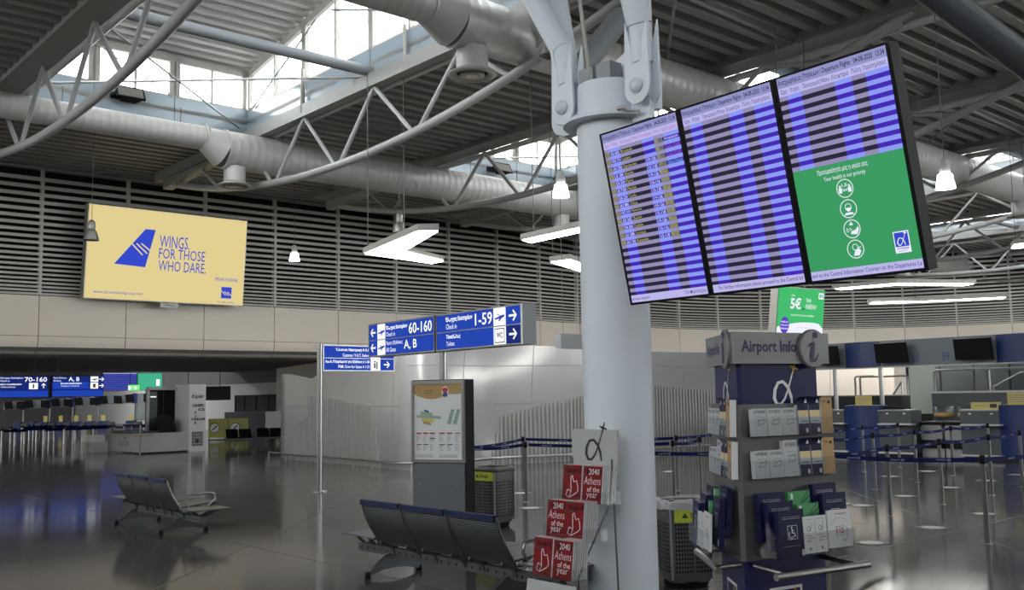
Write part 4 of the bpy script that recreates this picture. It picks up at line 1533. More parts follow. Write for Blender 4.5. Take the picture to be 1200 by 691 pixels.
pts = [(x0, z1), (x0, z1 - .12 * h_)] + [(x0 + w_ * i / 12, z1 - h_ * (.13 + .07 * math.sin(math.pi * min(1, i / 9)) if i < 9 else .13 - .0 + .0)) for i in range(1, 13)] + [(x1, z1)]
p.poly(pts, 'map_tan', -.002)
p.text('ATHENS INTERNATIONAL', x0 + .2 * w_, x0 + .44 * w_, z1 - .095 * h_, z1 - .075 * h_, 'ink_dark', -.004); p.text('AIRPORT', x0 + .24 * w_, x0 + .4 * w_, z1 - .13 * h_, z1 - .11 * h_, 'ink_dark', -.004)
p.disc(x0 + .66 * w_, z1 - .1 * h_, .05, 'paper', -.004, 16, .065); p.disc(x0 + .66 * w_, z1 - .08 * h_, .042, 'ink_red', -.005, 16, .03); p.disc(x0 + .66 * w_, z1 - .14 * h_, .034, 'ink_blue', -.005, 16, .03)
p.text('Departures Level', x0 + .76 * w_, x0 + .96 * w_, z1 - .145 * h_, z1 - .125 * h_, 'ink_blue', -.004)
for (a, b_, c, d, mm) in ((.06, .57, .415, .455, 'map_green'), (.17, .42, .455, .5, 'map_yellow'), (.14, .4, .37, .415, 'map_green'), (.2, .36, .5, .535, 'map_tan'), (.22, .32, .345, .37, 'ink_blue')):
    p.M = None
    p.poly([(x0 + a * w_, z1 - d * h_ + .01), (x0 + b_ * w_, z1 - d * h_ - .012), (x0 + b_ * w_, z1 - c * h_ - .012), (x0 + a * w_, z1 - c * h_ + .01)], mm, -.004)
for a in (.69, .81):
    p.poly([(x0 + a * w_, z1 - .53 * h_), (x0 + (a + .08) * w_, z1 - .54 * h_), (x0 + (a + .16) * w_, z1 - .34 * h_), (x0 + (a + .09) * w_, z1 - .335 * h_)], 'map_green', -.004)
    for i in range(4):
        p.rect(x0 + (a + .03 + .025 * i) * w_, x0 + (a + .06 + .025 * i) * w_, z1 - (.5 - .045 * i) * h_, z1 - (.48 - .045 * i) * h_, 'ink_grey', -.006)
for i, a in enumerate((.05, .19, .33, .53, .69, .85)):
    p.rect(x0 + a * w_, x0 + (a + .11) * w_, z1 - .665 * h_, z1 - .645 * h_, 'ink_red' if i != 5 else 'ink_grey', -.004)
    if i < 5:
        p.rect(x0 + a * w_, x0 + (a + .11) * w_, z1 - (.81 if i != 2 else .73) * h_, z1 - (.797 if i != 2 else .715) * h_, 'ink_red' if i < 1 else 'ink_dark', -.004)
    for j in range(12):
        if j % 6 != 5:
            p.rect(x0 + a * w_, x0 + (a + .05 + .05 * ((i * 7 + j * 3) % 4) / 4) * w_, z1 - (.69 + j * .019) * h_, z1 - (.684 + j * .019) * h_, 'ink_grey', -.004)
for j in range(3):
    p.rect(x0 + .03 * w_, x0 + .4 * w_, z1 - (.945 + j * .014) * h_, z1 - (.94 + j * .014) * h_, 'ink_grey', -.004)
    p.rect(x0 + .52 * w_, x0 + .9 * w_, z1 - (.945 + j * .014) * h_, z1 - (.94 + j * .014) * h_, 'ink_grey', -.004)
p.build('map_poster', t)
for (a, b_) in ((.1, .62), (.62, .62)):
    s = MB('steel_brushed'); s.M = Matrix.Rotation(math.pi / 2, 4, 'X'); s.lathe([(0, 0.006), (.012, 0.004), (.012, 0)], 10, None, (a, b_, 0)); s.build('screw', t)


# ------------------------------------------------------------------ recycling bins
def bin_(name, label, loc, yaw, r, h, word, bag):
    t = thing(name, label, 'bin', loc, yaw)

    def rr(q):      # rounded square outline
        c, s_ = abs(math.cos(q)), abs(math.sin(q))
        return r * 0.94 / ((c ** 4.5 + s_ ** 4.5) ** (1 / 4.5))
    N = 64
    b_ = MB('bin_grey')
    prof = [(0.86, .05), (.95, .09), (1.0, .2), (1.0, h - .06)]
    V, F = [], []
    for (k, z) in prof:
        for j in range(N):
            q = 2 * math.pi * j / N
            V.append((rr(q) * k * math.cos(q), rr(q) * k * math.sin(q), z))
    for i in range(len(prof) - 1):
        for j in range(N):
            F.append((i * N + j, i * N + (j + 1) % N, (i + 1) * N + (j + 1) % N, (i + 1) * N + j))
    b_.add(V, F, None, True)
    b_.build('body', t)
    pl = MB('rubber'); pl.lathe([(r * .8, 0), (r * .88, .02), (r * .86, .06)], 32); pl.build('plinth', t)
    rim = MB('bin_grey')
    V, F = [], []
    for (k, z) in ((1.0, h - .06), (1.05, h - .05), (1.06, h - .01), (1.0, h), (.86, h), (.84, h - .06)):
        for j in range(N):
            q = 2 * math.pi * j / N
            V.append((rr(q) * k * math.cos(q), rr(q) * k * math.sin(q), z))
    for i in range(5):
        for j in range(N):
            F.append((i * N + j, i * N + (j + 1) % N, (i + 1) * N + (j + 1) % N, (i + 1) * N + j))
    rim.add(V, F, None, True)
    rim.build('rim', t)
    ld = MB('black_matte'); ld.lathe([(0, h - .05), (r * .95, h - .05)], 32); ld.build('opening', t)
    sl = MB('black')
    nrow = 12
    for j in range(N):
        if j % 8 in (0,):
            continue
        q = 2 * math.pi * (j + .5) / N
        e = 2 * math.pi * .26 / N
        for i in range(nrow):
            z = .14 + (h - .34) * i / (nrow - 1)
            P = []
            for (qq, zz) in ((q - e, z), (q + e, z), (q + e, z + .022), (q - e, z + .022)):
                P.append(((rr(qq) + .002) * math.cos(qq), (rr(qq) + .002) * math.sin(qq), zz))
            sl.add(P, [(0, 1, 2, 3)])
    o = sl.build('slots', t)
    o['kind'] = 'stuff'
    sm = MB('sign_grey')
    for j in range(4):
        q = math.pi / 4 + j * math.pi / 2
        d = Vector((math.cos(q), math.sin(q), 0)) * (rr(q) + .004)
        sm.tube((d.x, d.y, .08), (d.x, d.y, h - .06), .012, n=6)
    sm.build('corner_strips', t)['kind'] = 'stuff'
    lb = MB('yellow_label')
    V = []
    for i in range(9):
        q = R(-128 + 80 * i / 8)
        for z in (h - .17, h - .05):
            V.append(((rr(q) + .006) * math.cos(q), (rr(q) + .006) * math.sin(q), z))
    lb.add(V, [(2 * i, 2 * i + 2, 2 * i + 3, 2 * i + 1) for i in range(8)])
    o = lb.build('label', t, None)
    o['label'] = 'yellow recycling label'
    tx = MB('ink_dark')
    tx.text(word, -.02, .12, h - .13, h - .085, 'ink_dark', -r * .945 - .014, bold=.03)
    tx.poly([(-.1, h - .13), (-.04, h - .13), (-.07, h - .085)], 'green_dark', -r * .945 - .012)
    tx.build('lettering', t)
    if bag:
        g = MB('plastic_bag')
        V, F = [], []
        rnd = random.Random(3)
        for i, (k, z) in enumerate(((1.07, h - .07), (1.09, h - .01), (1.02, h + .02), (.8, h - .02))):
            for j in range(24):
                q = 2 * math.pi * j / 24
                jj = 1 + rnd.uniform(-.02, .03)
                V.append((rr(q) * k * jj * math.cos(q), rr(q) * k * jj * math.sin(q), z + rnd.uniform(-.012, .015)))
        for i in range(3):
            for j in range(24):
                F.append((i * 24 + j, i * 24 + (j + 1) % 24, (i + 1) * 24 + (j + 1) % 24, (i + 1) * 24 + j))
        g.add(V, F)
        o = g.build('bin_bag', t)
    return t


bin_('recycling_bin', 'grey slotted recycling bin with yellow label beside the map totem', (-.29, 13.15, 0), R(-42), .235, .77, 'Πλαστικό', False)
bin_('recycling_bin', 'grey slotted bin with plastic bag rim and yellow label, between column and info stand', (1.50, 8.93, 0), R(10), .225, .74, 'Πλαστικά', True)


# ------------------------------------------------------------------ beam benches
def make_bench(label, loc, yaw):
    t = thing('beam_bench', label, 'bench', loc, yaw)
    x0, x1 = -.58, 2.36
    b_ = MB('bench_grey')
    b_.box(x0, x1, -.035, .035, .175, .255)
    for i in range(26):
        x = x0 + .07 + i * .11
        b_.poly([(x + .014 * math.cos(q * math.pi / 4), .215 + .014 * math.sin(q * math.pi / 4)) for q in range(8)], 'black', -.0365)
    b_.build('beam', t)
    for lx in (0.0, 1.735):
        g = MB('bench_grey')
        g.M = Matrix.Translation((lx, 0, 0)) @ Matrix.Rotation(math.pi / 2, 4, 'Z')
        pts = [(-.32, .03), (-.27, .03), (-.14, .06), (0, .07), (.14, .06), (.27, .03), (.32, .03), (.3, .055), (.07, .2), (-.07, .2), (-.3, .055)]
        g.prism(pts, -.022, .022)
        o = g.build('leg', t)
        for s_ in (-.3, .3):
            ft = MB('black'); ft.lathe([(0, .06), (.025, .06), (.03, .0), (0, 0)], 12, None, (lx, s_, 0)); ft.build('foot', o)
    pitch = .68
    for k in range(3):
        a = -.09 + k * pitch
        w_ = .62
        # back: a bowed perforated plate made of fine horizontal ribs
        n_ = 22
        prof = []
        for i in range(n_ + 1):
            f = i / n_
            y = -.13 - .21 * f ** 1.4 - .05 * math.sin(math.pi * f) + .03
            prof.append((y, .30 + .42 * f))
        B = MB('bench_grey')
        V, F = [], []
        for i, (y, z) in enumerate(prof):
            for dy in (0.0, -.008) if i % 1 == 0 else (0,):
                zz = z + (0 if dy == 0 else .011)
                V += [(a, y + dy, zz), (a + w_, y + dy, zz), (a + w_, y + .02, zz), (a, y + .02, zz)]
        nn = len(V) // 4
        for i in range(nn - 1):
            o = 4 * i
            F += [(o, o + 1, o + 5, o + 4), (o + 2, o + 3, o + 7, o + 6), (o + 1, o + 2, o + 6, o + 5), (o + 3, o, o + 4, o + 7)]
        F += [(0, 3, 2, 1), (4 * nn - 4, 4 * nn - 3, 4 * nn - 2, 4 * nn - 1)]
        B.add(V, F)
        back = B.build('backrest', t)
        cp = MB('bench_blue')
        yt, zt_ = prof[-1]
        cp.box(a - .004, a + w_ + .004, yt - .018, yt + .03, zt_ - .035, zt_ + .012)
        o = cp.build('top_cap', t)
        o['label'] = 'dark blue top cap'
        for xx in (a - .012, a + w_ + .012):
            sr = MB('chrome')
            sr.path([(xx, .1, .325), (xx, -.04, .275), (xx, -.10, .29)] + [(xx, y + .005, z) for (y, z) in prof[2::4]], .014, 8)
            sr.build('side_rail', t)
        S = MB('bench_grey')
        S.add([(a, -.08, .335), (a + w_, -.08, .335), (a + w_, .36, .375), (a, .36, .375), (a, -.08, .355), (a + w_, -.08, .355), (a + w_, .36, .395), (a, .36, .395)],
              [(0, 3, 2, 1), (4, 5, 6, 7), (0, 1, 5, 4), (1, 2, 6, 5), (2, 3, 7, 6), (3, 0, 4, 7)])
        S.box(a, a + w_, .34, .4, .36, .39)
        S.build('seat', t)
        for xx in (a + .1, a + w_ - .1):
            br = MB('bench_grey')
            br.path([(xx, -.16, .32), (xx + .02, -.05, .27), (xx + .05, -.042, .2)], .016, 8)
            br.path([(xx, .2, .36), (xx, .0, .25)], .018, 8)
            br.build('bracket', t)
    # side tables
    for (a, c) in ((x0 - .1, -.12), (2.0, x1 + .12)):
        tb = MB('table_top').box(a, c, -.16, .34, .335, .35)
        tb.build('side_table', t)
        for xx in (a + .18, c - .18):
            br = MB('bench_grey')
            br.path([(xx, -.1, .33), (xx, .0, .24)], .014, 6); br.path([(xx, .25, .33), (xx, .02, .24)], .014, 6)
            br.build('table_bracket', t)
    # arm rest on the far right seat
    ar = MB('chrome')
    ar.path([(1.97, .0, .3), (1.97, -.08, .43), (1.97, -.06, .5), (1.97, .25, .52), (1.97, .31, .5), (1.97, .33, .44), (1.97, .2, .33)], .014, 8)
    ar.build('armrest', t)
    return t


bench = make_bench('front three-seat grey bench with blue-topped backs beside the magazine rack', (-1.19, 9.72, 0), YQ)
bench2 = dup(bench, (-5.385, 14.23, 0), YQ, 'dark three-seat bench standing alone on the left of the floor')
bench2.scale = (.92, 1, .97)

# ------------------------------------------------------------------ magazine rack
RK = (.10, 7.65, 0)
rk = thing('magazine_rack', 'stepped wire magazine rack with airport logo panel in front of the column', 'rack', RK, YQ)
TI = [(0.345, 0.0), (.61, .17), (.87, .33)]
RW = .47
wr_ = MB('wire')
for x in (.02, RW - .02):
    wr_.path([(x, .0, .0), (x, .02, .3), (x, .42, .86), (x, .46, 1.2)], .007, 6)
    wr_.path([(x, .5, .0), (x, .46, 1.2)], .008, 6)
wr_.path([(.02, .0, .01), (RW - .02, .0, .01), (RW - .02, .5, .01), (.02, .5, .01), (.02, .0, .01)], .007, 6)
wr_.build('wire_frame', rk)
for (z, y) in TI:
    g = MB('acrylic')
    g.box(-.01, RW + .03, y - .012, y - .008, z - .005, z + .09)
    g.box(-.01, RW + .03, y + .16, y + .164, z - .005, z + .12)
    g.box(-.014, -.01, y - .012, y + .164, z - .005, z + .09); g.box(RW + .03, RW + .034, y - .012, y + .164, z - .005, z + .09)
    g.box(-.014, RW + .034, y - .012, y + .164, z - .01, z - .005)
    g.build('pocket', rk)
fp = MB('rack_panel')
fp.add([(-.03, -.06, .02), (RW + .02, -.06, .02), (RW + .02, .0, .31), (-.03, .0, .31), (-.03, -.055, .02), (RW + .02, -.055, .02), (RW + .02, .01, .31), (-.03, .01, .31)],
       [(0, 1, 2, 3), (7, 6, 5, 4), (0, 4, 5, 1), (1, 5, 6, 2), (2, 6, 7, 3), (3, 7, 4, 0)])
fp.build('front_panel', rk)
pn = MB('rack_panel')
pn.box(-.02, .47, .5, .52, 1.1, 1.42)
pp = pn.build('logo_panel', rk)
lg = MB('ink_dark')
alpha_logo(lg, .22, 1.28, .2, .497, 'ink_dark', 'ink_dark', 1.2)
lg.build('logo', pp)
RMX = place(RK, YQ)


def magazine(label, x, y, z, kind, group=None, lean=.12, mesh=[None, None, None]):
    M = RMX @ Matrix.Translation((x, y, z)) @ Matrix.Rotation(-lean, 4, 'X')
    t = thing('magazine', label, 'magazine', mtx=M, group=group)
    w_, h_ = .2, .28
    if mesh[0] is None:
        mesh[0] = mesh_of(MB('paper').box(.002, w_ + .004, .002, .018, .001, h_ + .001), 'pages')
        cov = MB('mag_red')
        cov.box(-.001, w_, .0, .002, 0, h_)
        cov.rect(0, .1, h_ - .012, h_ - .004, 'ink_dark', -.0006); cov.rect(0, .09, h_ - .078, h_ - .07, 'ink_dark', -.0006)
        cov.text('board', .04, .19, h_ - .062, h_ - .02, 'black', -.0007, bold=.03)
        P = [(.055, .09), (.04, .045), (.075, .03), (.095, .075), (.06, .09)]
        cov.stroke([(q[0], q[1]) for q in P], .007, 'neon_white', -.001)
        P = [(.095, .075), (.09, .12), (.085, .19), (.1, .2), (.12, .15), (.15, .16), (.165, .12), (.17, .085), (.15, .065), (.09, .035), (.075, .03)]
        cov.stroke(P, .007, 'neon_white', -.001)
        mesh[1] = mesh_of(cov, 'cover')
        cov = MB('mag_red')
        cov.box(-.001, w_, .0, .002, 0, h_)
        cov.rect(0, .1, h_ - .012, h_ - .004, 'ink_dark', -.0006); cov.rect(0, .09, h_ - .078, h_ - .07, 'ink_dark', -.0006)
        cov.text('board', .04, .19, h_ - .062, h_ - .02, 'black', -.0007, bold=.03)
        cov.text('2040', .06, .17, h_ - .065, h_ - .02, 'neon_white', -.001)
        cov.text('Athens', .012, .19, .14, .2, 'neon_white', -.001, bold=-.012, shear=.15)
        cov.text('of the', .05, .18, .085, .125, 'neon_white', -.001)
        cov.text('year', .045, .16, .025, .075, 'neon_white', -.001)
        mesh[2] = mesh_of(cov, 'cover')
    o = bpy.data.objects.new('pages', mesh[0]); COL.objects.link(o); o.parent = t
    o = bpy.data.objects.new('cover', mesh[1 + kind]); COL.objects.link(o); o.parent = t
    return t


TN = ('bottom', 'middle', 'top')
for i, (z, y) in enumerate(TI):
    kinds = (0, 1) if i != 1 else (1, 0)
    for j in range(2):
        what = 'red magazine with neon thumb' if kinds[j] == 0 else 'red magazine with neon lettering'
        ym = y + (.0 if j else .01)
        xx = .015 + j * .228 - (.02 if i == 1 else 0) * (1 - j) - (.05 if i == 1 and j else 0)
        magazine('%s, %s, front of the %s rack tier' % (what, 'left' if j == 0 else 'right', TN[i]), xx, ym + (.004 if i == 1 and j else 0), z, kinds[j])
        for q in range(1, 4 if j == 0 else 7):
            dx = 0 if j == 0 else .002 * q
            magazine('white-edged spare magazines behind the %s cover in the %s rack tier' % ('left' if j == 0 else 'right', TN[i]), xx + dx, ym + .021 * q, z, kinds[j],
                     'spare magazines in the rack')

# ------------------------------------------------------------------ airport information stand (three-sided)
KY = R(30)
K0 = Vector((1.483, 6.6, 0))
SIDE = .88
ks = thing('information_stand', 'tall three-sided airport information stand with blue top and leaflet pockets', 'stand', K0, KY)


def tri(inset):
    A, B, C = Vector((0, 0)), Vector((SIDE, 0)), Vector((SIDE / 2, SIDE * math.sqrt(3) / 2))
    G = (A + B + C) / 3
    k = 1 - inset / (SIDE / (2 * math.sqrt(3)))
    return [tuple(G + (q - G) * k) for q in (A, B, C)]


def chop(T, c):
    out = []
    for i in range(3):
        a, p, q = Vector(T[i]), Vector(T[i - 1]), Vector(T[(i + 1) % 3])
        out += [tuple(a + (p - a).normalized() * c), tuple(a + (q - a).normalized() * c)]
    return out


MB('kiosk_head').ext(chop(tri(-.012), .012), 1.885, 2.10).build('header', ks)
MB('navy').ext(chop(tri(.03), .03), 1.60, 1.885).build('upper_block', ks)
MB('kiosk_grey').ext(chop(tri(-.0), .035), .58, 1.61).build('body', ks)
MB('navy').ext(chop(tri(.03), .03), .03, .58).build('base_block', ks)
MB('rubber').ext(chop(tri(.06), .03), 0, .03).build('plinth', ks)
# faces of the stand: origin, yaw (front, left, back)
Tt = tri(0)
FACES = []
for (a, b_) in ((0, 1), (2, 0)):
    A, B = Vector(Tt[a]), Vector(Tt[b_])
    d = B - A
    FACES.append(Matrix.Translation((A.x, A.y, 0)) @ Matrix.Rotation(math.atan2(d.y, d.x), 4, 'Z'))
KM = place(K0, KY)
for fi, F in enumerate(FACES):
    nm = ('front', 'left')[fi]
    p = MB('navy_text'); p.M = F
    p.text('Airport Info', .055, .57, 1.94, 2.045, 'navy_text', -.014, bold=.03)
    p.build('lettering', ks)
    dsk = MB('kiosk_head'); dsk.M = F @ Matrix.Translation((.72, -.02, 1.99)) @ Matrix.Rotation(math.pi / 2, 4, 'X')
    dsk.lathe([(0, .016), (.13, .016), (.137, .008), (.137, -.01), (0, -.01)], 40, smooth=False)
    o = dsk.build('info_disc', ks)
    p = MB('navy_text'); p.M = F
    p.disc(.735, 2.085, .022, 'navy_text', -.04, 16)
    p.stroke([(.655, 2.0), (.68, 2.02), (.715, 2.03), (.705, 1.98), (.69, 1.93), (.695, 1.905), (.72, 1.905), (.765, 1.955)], [.006, .02, .03, .034, .036, .03, .018, .004], 'navy_text', -.04)
    p.build('info_letter', o)
    p = MB('white_print'); p.M = F
    alpha_logo(p, .46, 1.70, .205, .026, 'white_print', 'gold', 1.25)
    p.rect(.26, .56, .05, .38, 'white_print', .027); p.rect(.28, .54, .07, .36, 'navy_print', .026); alpha_logo(p, .4, .22, .15, .024, 'white_print', 'gold')
    p.build('logo', ks)
    # tubular bumper
    off = -.30 if fi == 0 else -.15
    xa, xb = (.0, .85) if fi == 0 else (.06, .86)
    g = MB('steel_brushed'); g.M = F
    g.path([(xa, off, .527), (xb, off, .527)], .023, 16)
    for x in (.12, .76):
        g.path([(x, off, .527), (x, .02, .545)], .018, 12)
    g.build('bumper_tube', ks)
    # clear pockets
    for (z, n_) in ((1.395, 'upper'), (1.115, 'lower')):
        g = MB('acrylic'); g.M = F
        g.box(.09, .86, -.052, -.05, z, z + .12)
        g.box(.09, .86, -.05, .0, z - .004, z)
        g.box(.09, .092, -.05, 0, z, z + .12); g.box(.858, .86, -.05, 0, z, z + .12)
        g.build('pocket', ks)
    g = MB('acrylic'); g.M = F
    g.box(.1, .84, -.212, -.209, .62, .76)
    g.box(.1, .84, -.21, .0, .615, .62)
    g.add([(.1, -.21, .62), (.1, -.21, .76), (.1, 0, 1.0), (.1, 0, .62)], [(0, 1, 2, 3)]); g.add([(.84, -.21, .62), (.84, -.21, .76), (.84, 0, 1.0), (.84, 0, .62)], [(0, 1, 2, 3)])
    for q in (.36, .58):
        g.add([(q, -.21, .62), (q, -.21, .78), (q, -.1, .9), (q, -.1, .62)], [(0, 1, 2, 3)])
    g.build('large_pocket', ks)


def leaflet(name, label, F, x, y, z, w_, h_, lean, paint, thick=.025, group=None):
    M = KM @ F @ Matrix.Translation((x, y, z)) @ Matrix.Rotation(-lean, 4, 'X')
    t = thing(name, label, 'leaflet', mtx=M, group=group)
    c = MB('paper')
    paint(c, w_, h_)
    MB(c.side if hasattr(c, 'side') else 'paper').box(0, w_, 0.0005, thick, 0, h_ - .004).build('pages', t)
    c.build('cover', t)
    return t


def pt_athens(c, w_, h_):
    c.rect(0, w_, 0, h_, 'leaf_grey', 0)
    c.text('ATHENS', w_ * .1, w_ * .92, h_ * .82, h_ * .93, 'ink_dark', -.0008, bold=.01)
    c.poly([(w_ * .3, h_ * .38), (w_ * .82, h_ * .42), (w_ * .9, h_ * .62), (w_ * .35, h_ * .58)], 'ink_grey', -.0008)
    c.poly([(w_ * .36, h_ * .42), (w_ * .76, h_ * .45), (w_ * .8, h_ * .57), (w_ * .4, h_ * .54)], 'leaf_grey', -.0012)
    c.stroke([(w_ * .25, h_ * .66), (w_ * .6, h_ * .7), (w_ * .88, h_ * .65)], .004, 'ink_grey', -.0008)
    c.text('guide', w_ * .6, w_ * .9, h_ * .1, h_ * .15, 'ink_grey', -.0008)


def pt_sunset(c, w_, h_):
    c.side = 'leaf_grey'
    c.rect(0, w_, 0, h_, 'navy_print', 0)
    c.rect(.003, w_ - .003, h_ * .36, h_ * .72, 'city_blue', -.0008)
    c.rect(.003, w_ - .003, h_ * .58, h_ * .8, 'sunset', -.001)
    c.poly([(w_ * .1, h_ * .4), (w_ * .9, h_ * .4), (w_ * .9, h_ * .45), (w_ * .6, h_ * .48), (w_ * .3, h_ * .46)], 'ink_grey', -.0012)
    c.rect(w_ * .65, w_ * .88, h_ * .06, h_ * .2, 'leaf_grey', -.0008)


def pt_tan(c, w_, h_):
    c.rect(0, w_, 0, h_, 'tan_print', 0)
    c.poly([(w_ * .55, h_ * .84), (w_ * .85, h_ * .82), (w_ * .8, h_ * .93), (w_ * .65, h_ * .9)], 'ink_dark', -.0008)
    c.text('map', w_ * .1, w_ * .5, h_ * .84, h_ * .92, 'ink_dark', -.0008)
    for i in range(9):
        c.rect(w_ * .1, w_ * (.7 + .2 * (i % 3) / 3), h_ * (.2 + .06 * i), h_ * (.207 + .06 * i), 'ink_grey', -.0008)
    c.rect(w_ * .75, w_ * .92, h_ * .05, h_ * .12, 'ink_grey', -.0008)


def pt_navy(c, w_, h_, access=True):
    c.side = 'navy_print'
    c.rect(0, w_, 0, h_, 'navy_print', 0)
    c.text('Services for passengers', w_ * .15, w_ * .85, h_ * .845, h_ * .865, 'white_print', -.0008)
    c.text('with disabilities', w_ * .15, w_ * .85, h_ * .81, h_ * .83, 'white_print', -.0008)
    a0, a1, b0, b1 = w_ * .32, w_ * .7, h_ * .4, h_ * .68
    c.rect(a0, a1, b0, b1, 'white_print', -.0008); c.rect(a0 + .003, a1 - .003, b0 + .003, b1 - .003, 'navy_print', -.0012)
    cx, cz = (a0 + a1) / 2, (b0 + b1) / 2
    u_ = (b1 - b0) / 10
    c.disc(cx - .6 * u_, cz + 3.6 * u_, .75 * u_, 'white_print', -.0016, 12)
    c.stroke([(cx - .6 * u_, cz + 2.6 * u_), (cx - .4 * u_, cz - .4 * u_), (cx + 1.8 * u_, cz - .5 * u_), (cx + 2.6 * u_, cz - 3 * u_), (cx + 3.3 * u_, cz - 2.7 * u_)], .9 * u_, 'white_print', -.0016)
    c.stroke([(cx - .5 * u_, cz + 1.4 * u_), (cx + 1.5 * u_, cz + 1.3 * u_)], .7 * u_, 'white_print', -.0016)
    c.stroke([(cx - 1.2 * u_ + 2.3 * u_ * math.cos(R(q)) * 1.0, cz - 1.6 * u_ + 2.3 * u_ * math.sin(R(q))) for q in range(120, 351, 20)], .6 * u_, 'white_print', -.0016)
    c.text('Athens International Airport', w_ * .12, w_ * .8, h_ * .26, h_ * .275, 'white_print', -.0008)
    c.rect(w_ * .82, w_ * .95, h_ * .06, h_ * .18, 'leaf_grey', -.0008)


def pt_green(c, w_, h_):
    c.side = 'green_print'
    c.rect(0, w_, 0, h_, 'green_print', 0)
    for (a, q, s_) in ((.1, .25, .02), (.28, .3, .028), (.45, .2, .012), (.6, .4, .01)):
        c.stroke([(w_ * q, h_ * a), (w_ * .98, h_ * (a + .42))], s_, 'green_dark', -.0008)
    c.text('public transport', w_ * .35, w_ * .8, h_ * .45, h_ * .52, 'white_print', -.0012, shear=.2)
    c.rect(w_ * .1, w_ * .2, h_ * .8, h_ * .95, 'white_print', -.0008)


def pt_narrow(c, w_, h_):
    c.rect(0, w_, 0, h_, 'paper', 0)
    c.text('Information', w_ * .15, w_ * .8, h_ * .9, h_ * .93, 'ink_dark', -.0008)
    c.ring(w_ * .45, h_ * .66, w_ * .16, .004, 'ink_dark', -.0008, 16)
    c.stroke([(w_ * .58, h_ * .6), (w_ * .75, h_ * .84)], .003, 'ink_dark', -.0008)
    c.text('Οδηγός', w_ * .2, w_ * .7, h_ * .46, h_ * .5, 'ink_dark', -.0008, bold=.02); c.text('Αεροδρόμιο', w_ * .3, w_ * .9, h_ * .38, h_ * .44, 'ink_red', -.0008, bold=.02); c.text('Ασφάλεια', w_ * .2, w_ * .7, h_ * .3, h_ * .36, 'ink_dark', -.0008, bold=.02)
    c.rect(w_ * .4, w_ * .6, h_ * .08, h_ * .16, 'ink_grey', -.0008)


def pt_112(c, w_, h_):
    c.rect(0, w_, 0, h_, 'paper', 0)
    c.text('Emergency!', w_ * .33, w_ * .8, h_ * .85, h_ * .92, 'ink_red', -.0008, bold=.02)
    a0, a1, b0, b1 = w_ * .32, w_ * .66, h_ * .32, h_ * .56
    c.rect(a0, a1, b0, b1, 'ink_blue', -.0008); c.rect(a0 + .003, a1 - .003, b0 + .003, b1 - .003, 'paper', -.0012)
    c.text('112', a0 + .006, a1 - .006, b0 + .012, b1 - .01, 'ink_red', -.0016, bold=.03)
    c.stroke([(w_ * .58, h_ * .2), (w_ * .68, h_ * .15), (w_ * .8, h_ * .28), (w_ * .82, h_ * .42), (w_ * .76, h_ * .52)], .005, 'ink_blue', -.0012)
    for q in range(9):
        a = R(20 + q * 17.5)
        c.disc(w_ * .5 + w_ * .38 * math.cos(a), h_ * .5 + h_ * .28 * math.sin(a), .005, 'gold', -.0012, 6)


SIDEN = ('front face of the stand', 'left face of the stand')
ORD = ('first', 'second', 'third')
for fi, F in enumerate(FACES):
    sn = SIDEN[fi]
    for ri, zr_ in enumerate((1.397, 1.117)):
        rn = ('upper row', 'lower row')[ri]
        for j in range(3):
            hh = .185 + (.06 if (ri == 1 and j == 2) else 0)
            leaflet('city_leaflet', '%s grey city guide from the left, %s, %s' % (ORD[j], rn, sn), F, .105 + j * .137, -.046, zr_, .128, hh, .05, pt_athens, .035)
        for j in range(2):
            t = leaflet('navy_leaflet', '%s navy sunset leaflet, %s, %s' % (('left', 'right')[j], rn, sn), F, .525 + j * .112, -.046, zr_, .105, .205, .05, pt_sunset, .03)
            fl_ = MB('navy_print')          # its top pages curl forward
            V = []
            for i in range(6):
                a = i / 5
                V += [(0, .004 - .03 * a * a, .205 + .05 * math.sin(a * 1.6)), (.105, .004 - .045 * a * a, .205 + .055 * math.sin(a * 1.6))]
            fl_.add(V, [(2 * i, 2 * i + 1, 2 * i + 3, 2 * i + 2) for i in range(5)], None, True)
            fl_.poly([(.06, .215), (.09, .215), (.08, .245)], 'white_print', -.008)
            fl_.build('curled_page', t)
        leaflet('tan_booklet', 'thick tan booklet at the right end of the %s, %s' % (rn, sn), F, .75, -.046, zr_, .112, .25, .03, pt_tan, .045)
    for j, (x, y, z) in enumerate(((.10, -.085, .705), (.125, -.14, .65), (.155, -.2, .60))):
        leaflet('navy_brochure', 'navy assistance brochure, %s of the left-hand steps, %s' % (('topmost', 'middle', 'frontmost')[j], sn), F, x, y, z, .23, .32, .06, pt_navy, .04)
    for j, (x, y, z, w_) in enumerate(((.37, -.085, .76, .2), (.40, -.13, .68, .2))):
        leaflet('green_brochure', 'green transport brochure, %s of two, %s' % (('rear', 'front')[j], sn), F, x, y, z, w_, .26, .06, pt_green, .03)
    for j, (x, y, z) in enumerate(((.60, -.09, .73), (.63, -.145, .665))):
        leaflet('navy_brochure', 'navy assistance brochure, %s of two at right, %s' % (('rear', 'front')[j], sn), F, x, y, z, .225, .33, .06, pt_navy, .035)
    for j in range(2):
        leaflet('white_leaflet', 'narrow white leaflet, %s of two in the low pocket, %s' % (('left', 'right')[j], sn), F, .37 + .11 * j, -.2, .625, .105, .24, .05, pt_narrow, .02)
    leaflet('emergency_leaflet', 'white emergency phone leaflet with red number, low right, %s' % sn, F, .60, -.2, .64, .225, .25, .05, pt_112, .012)

# ------------------------------------------------------------------ belt barriers
POSTN = [0]


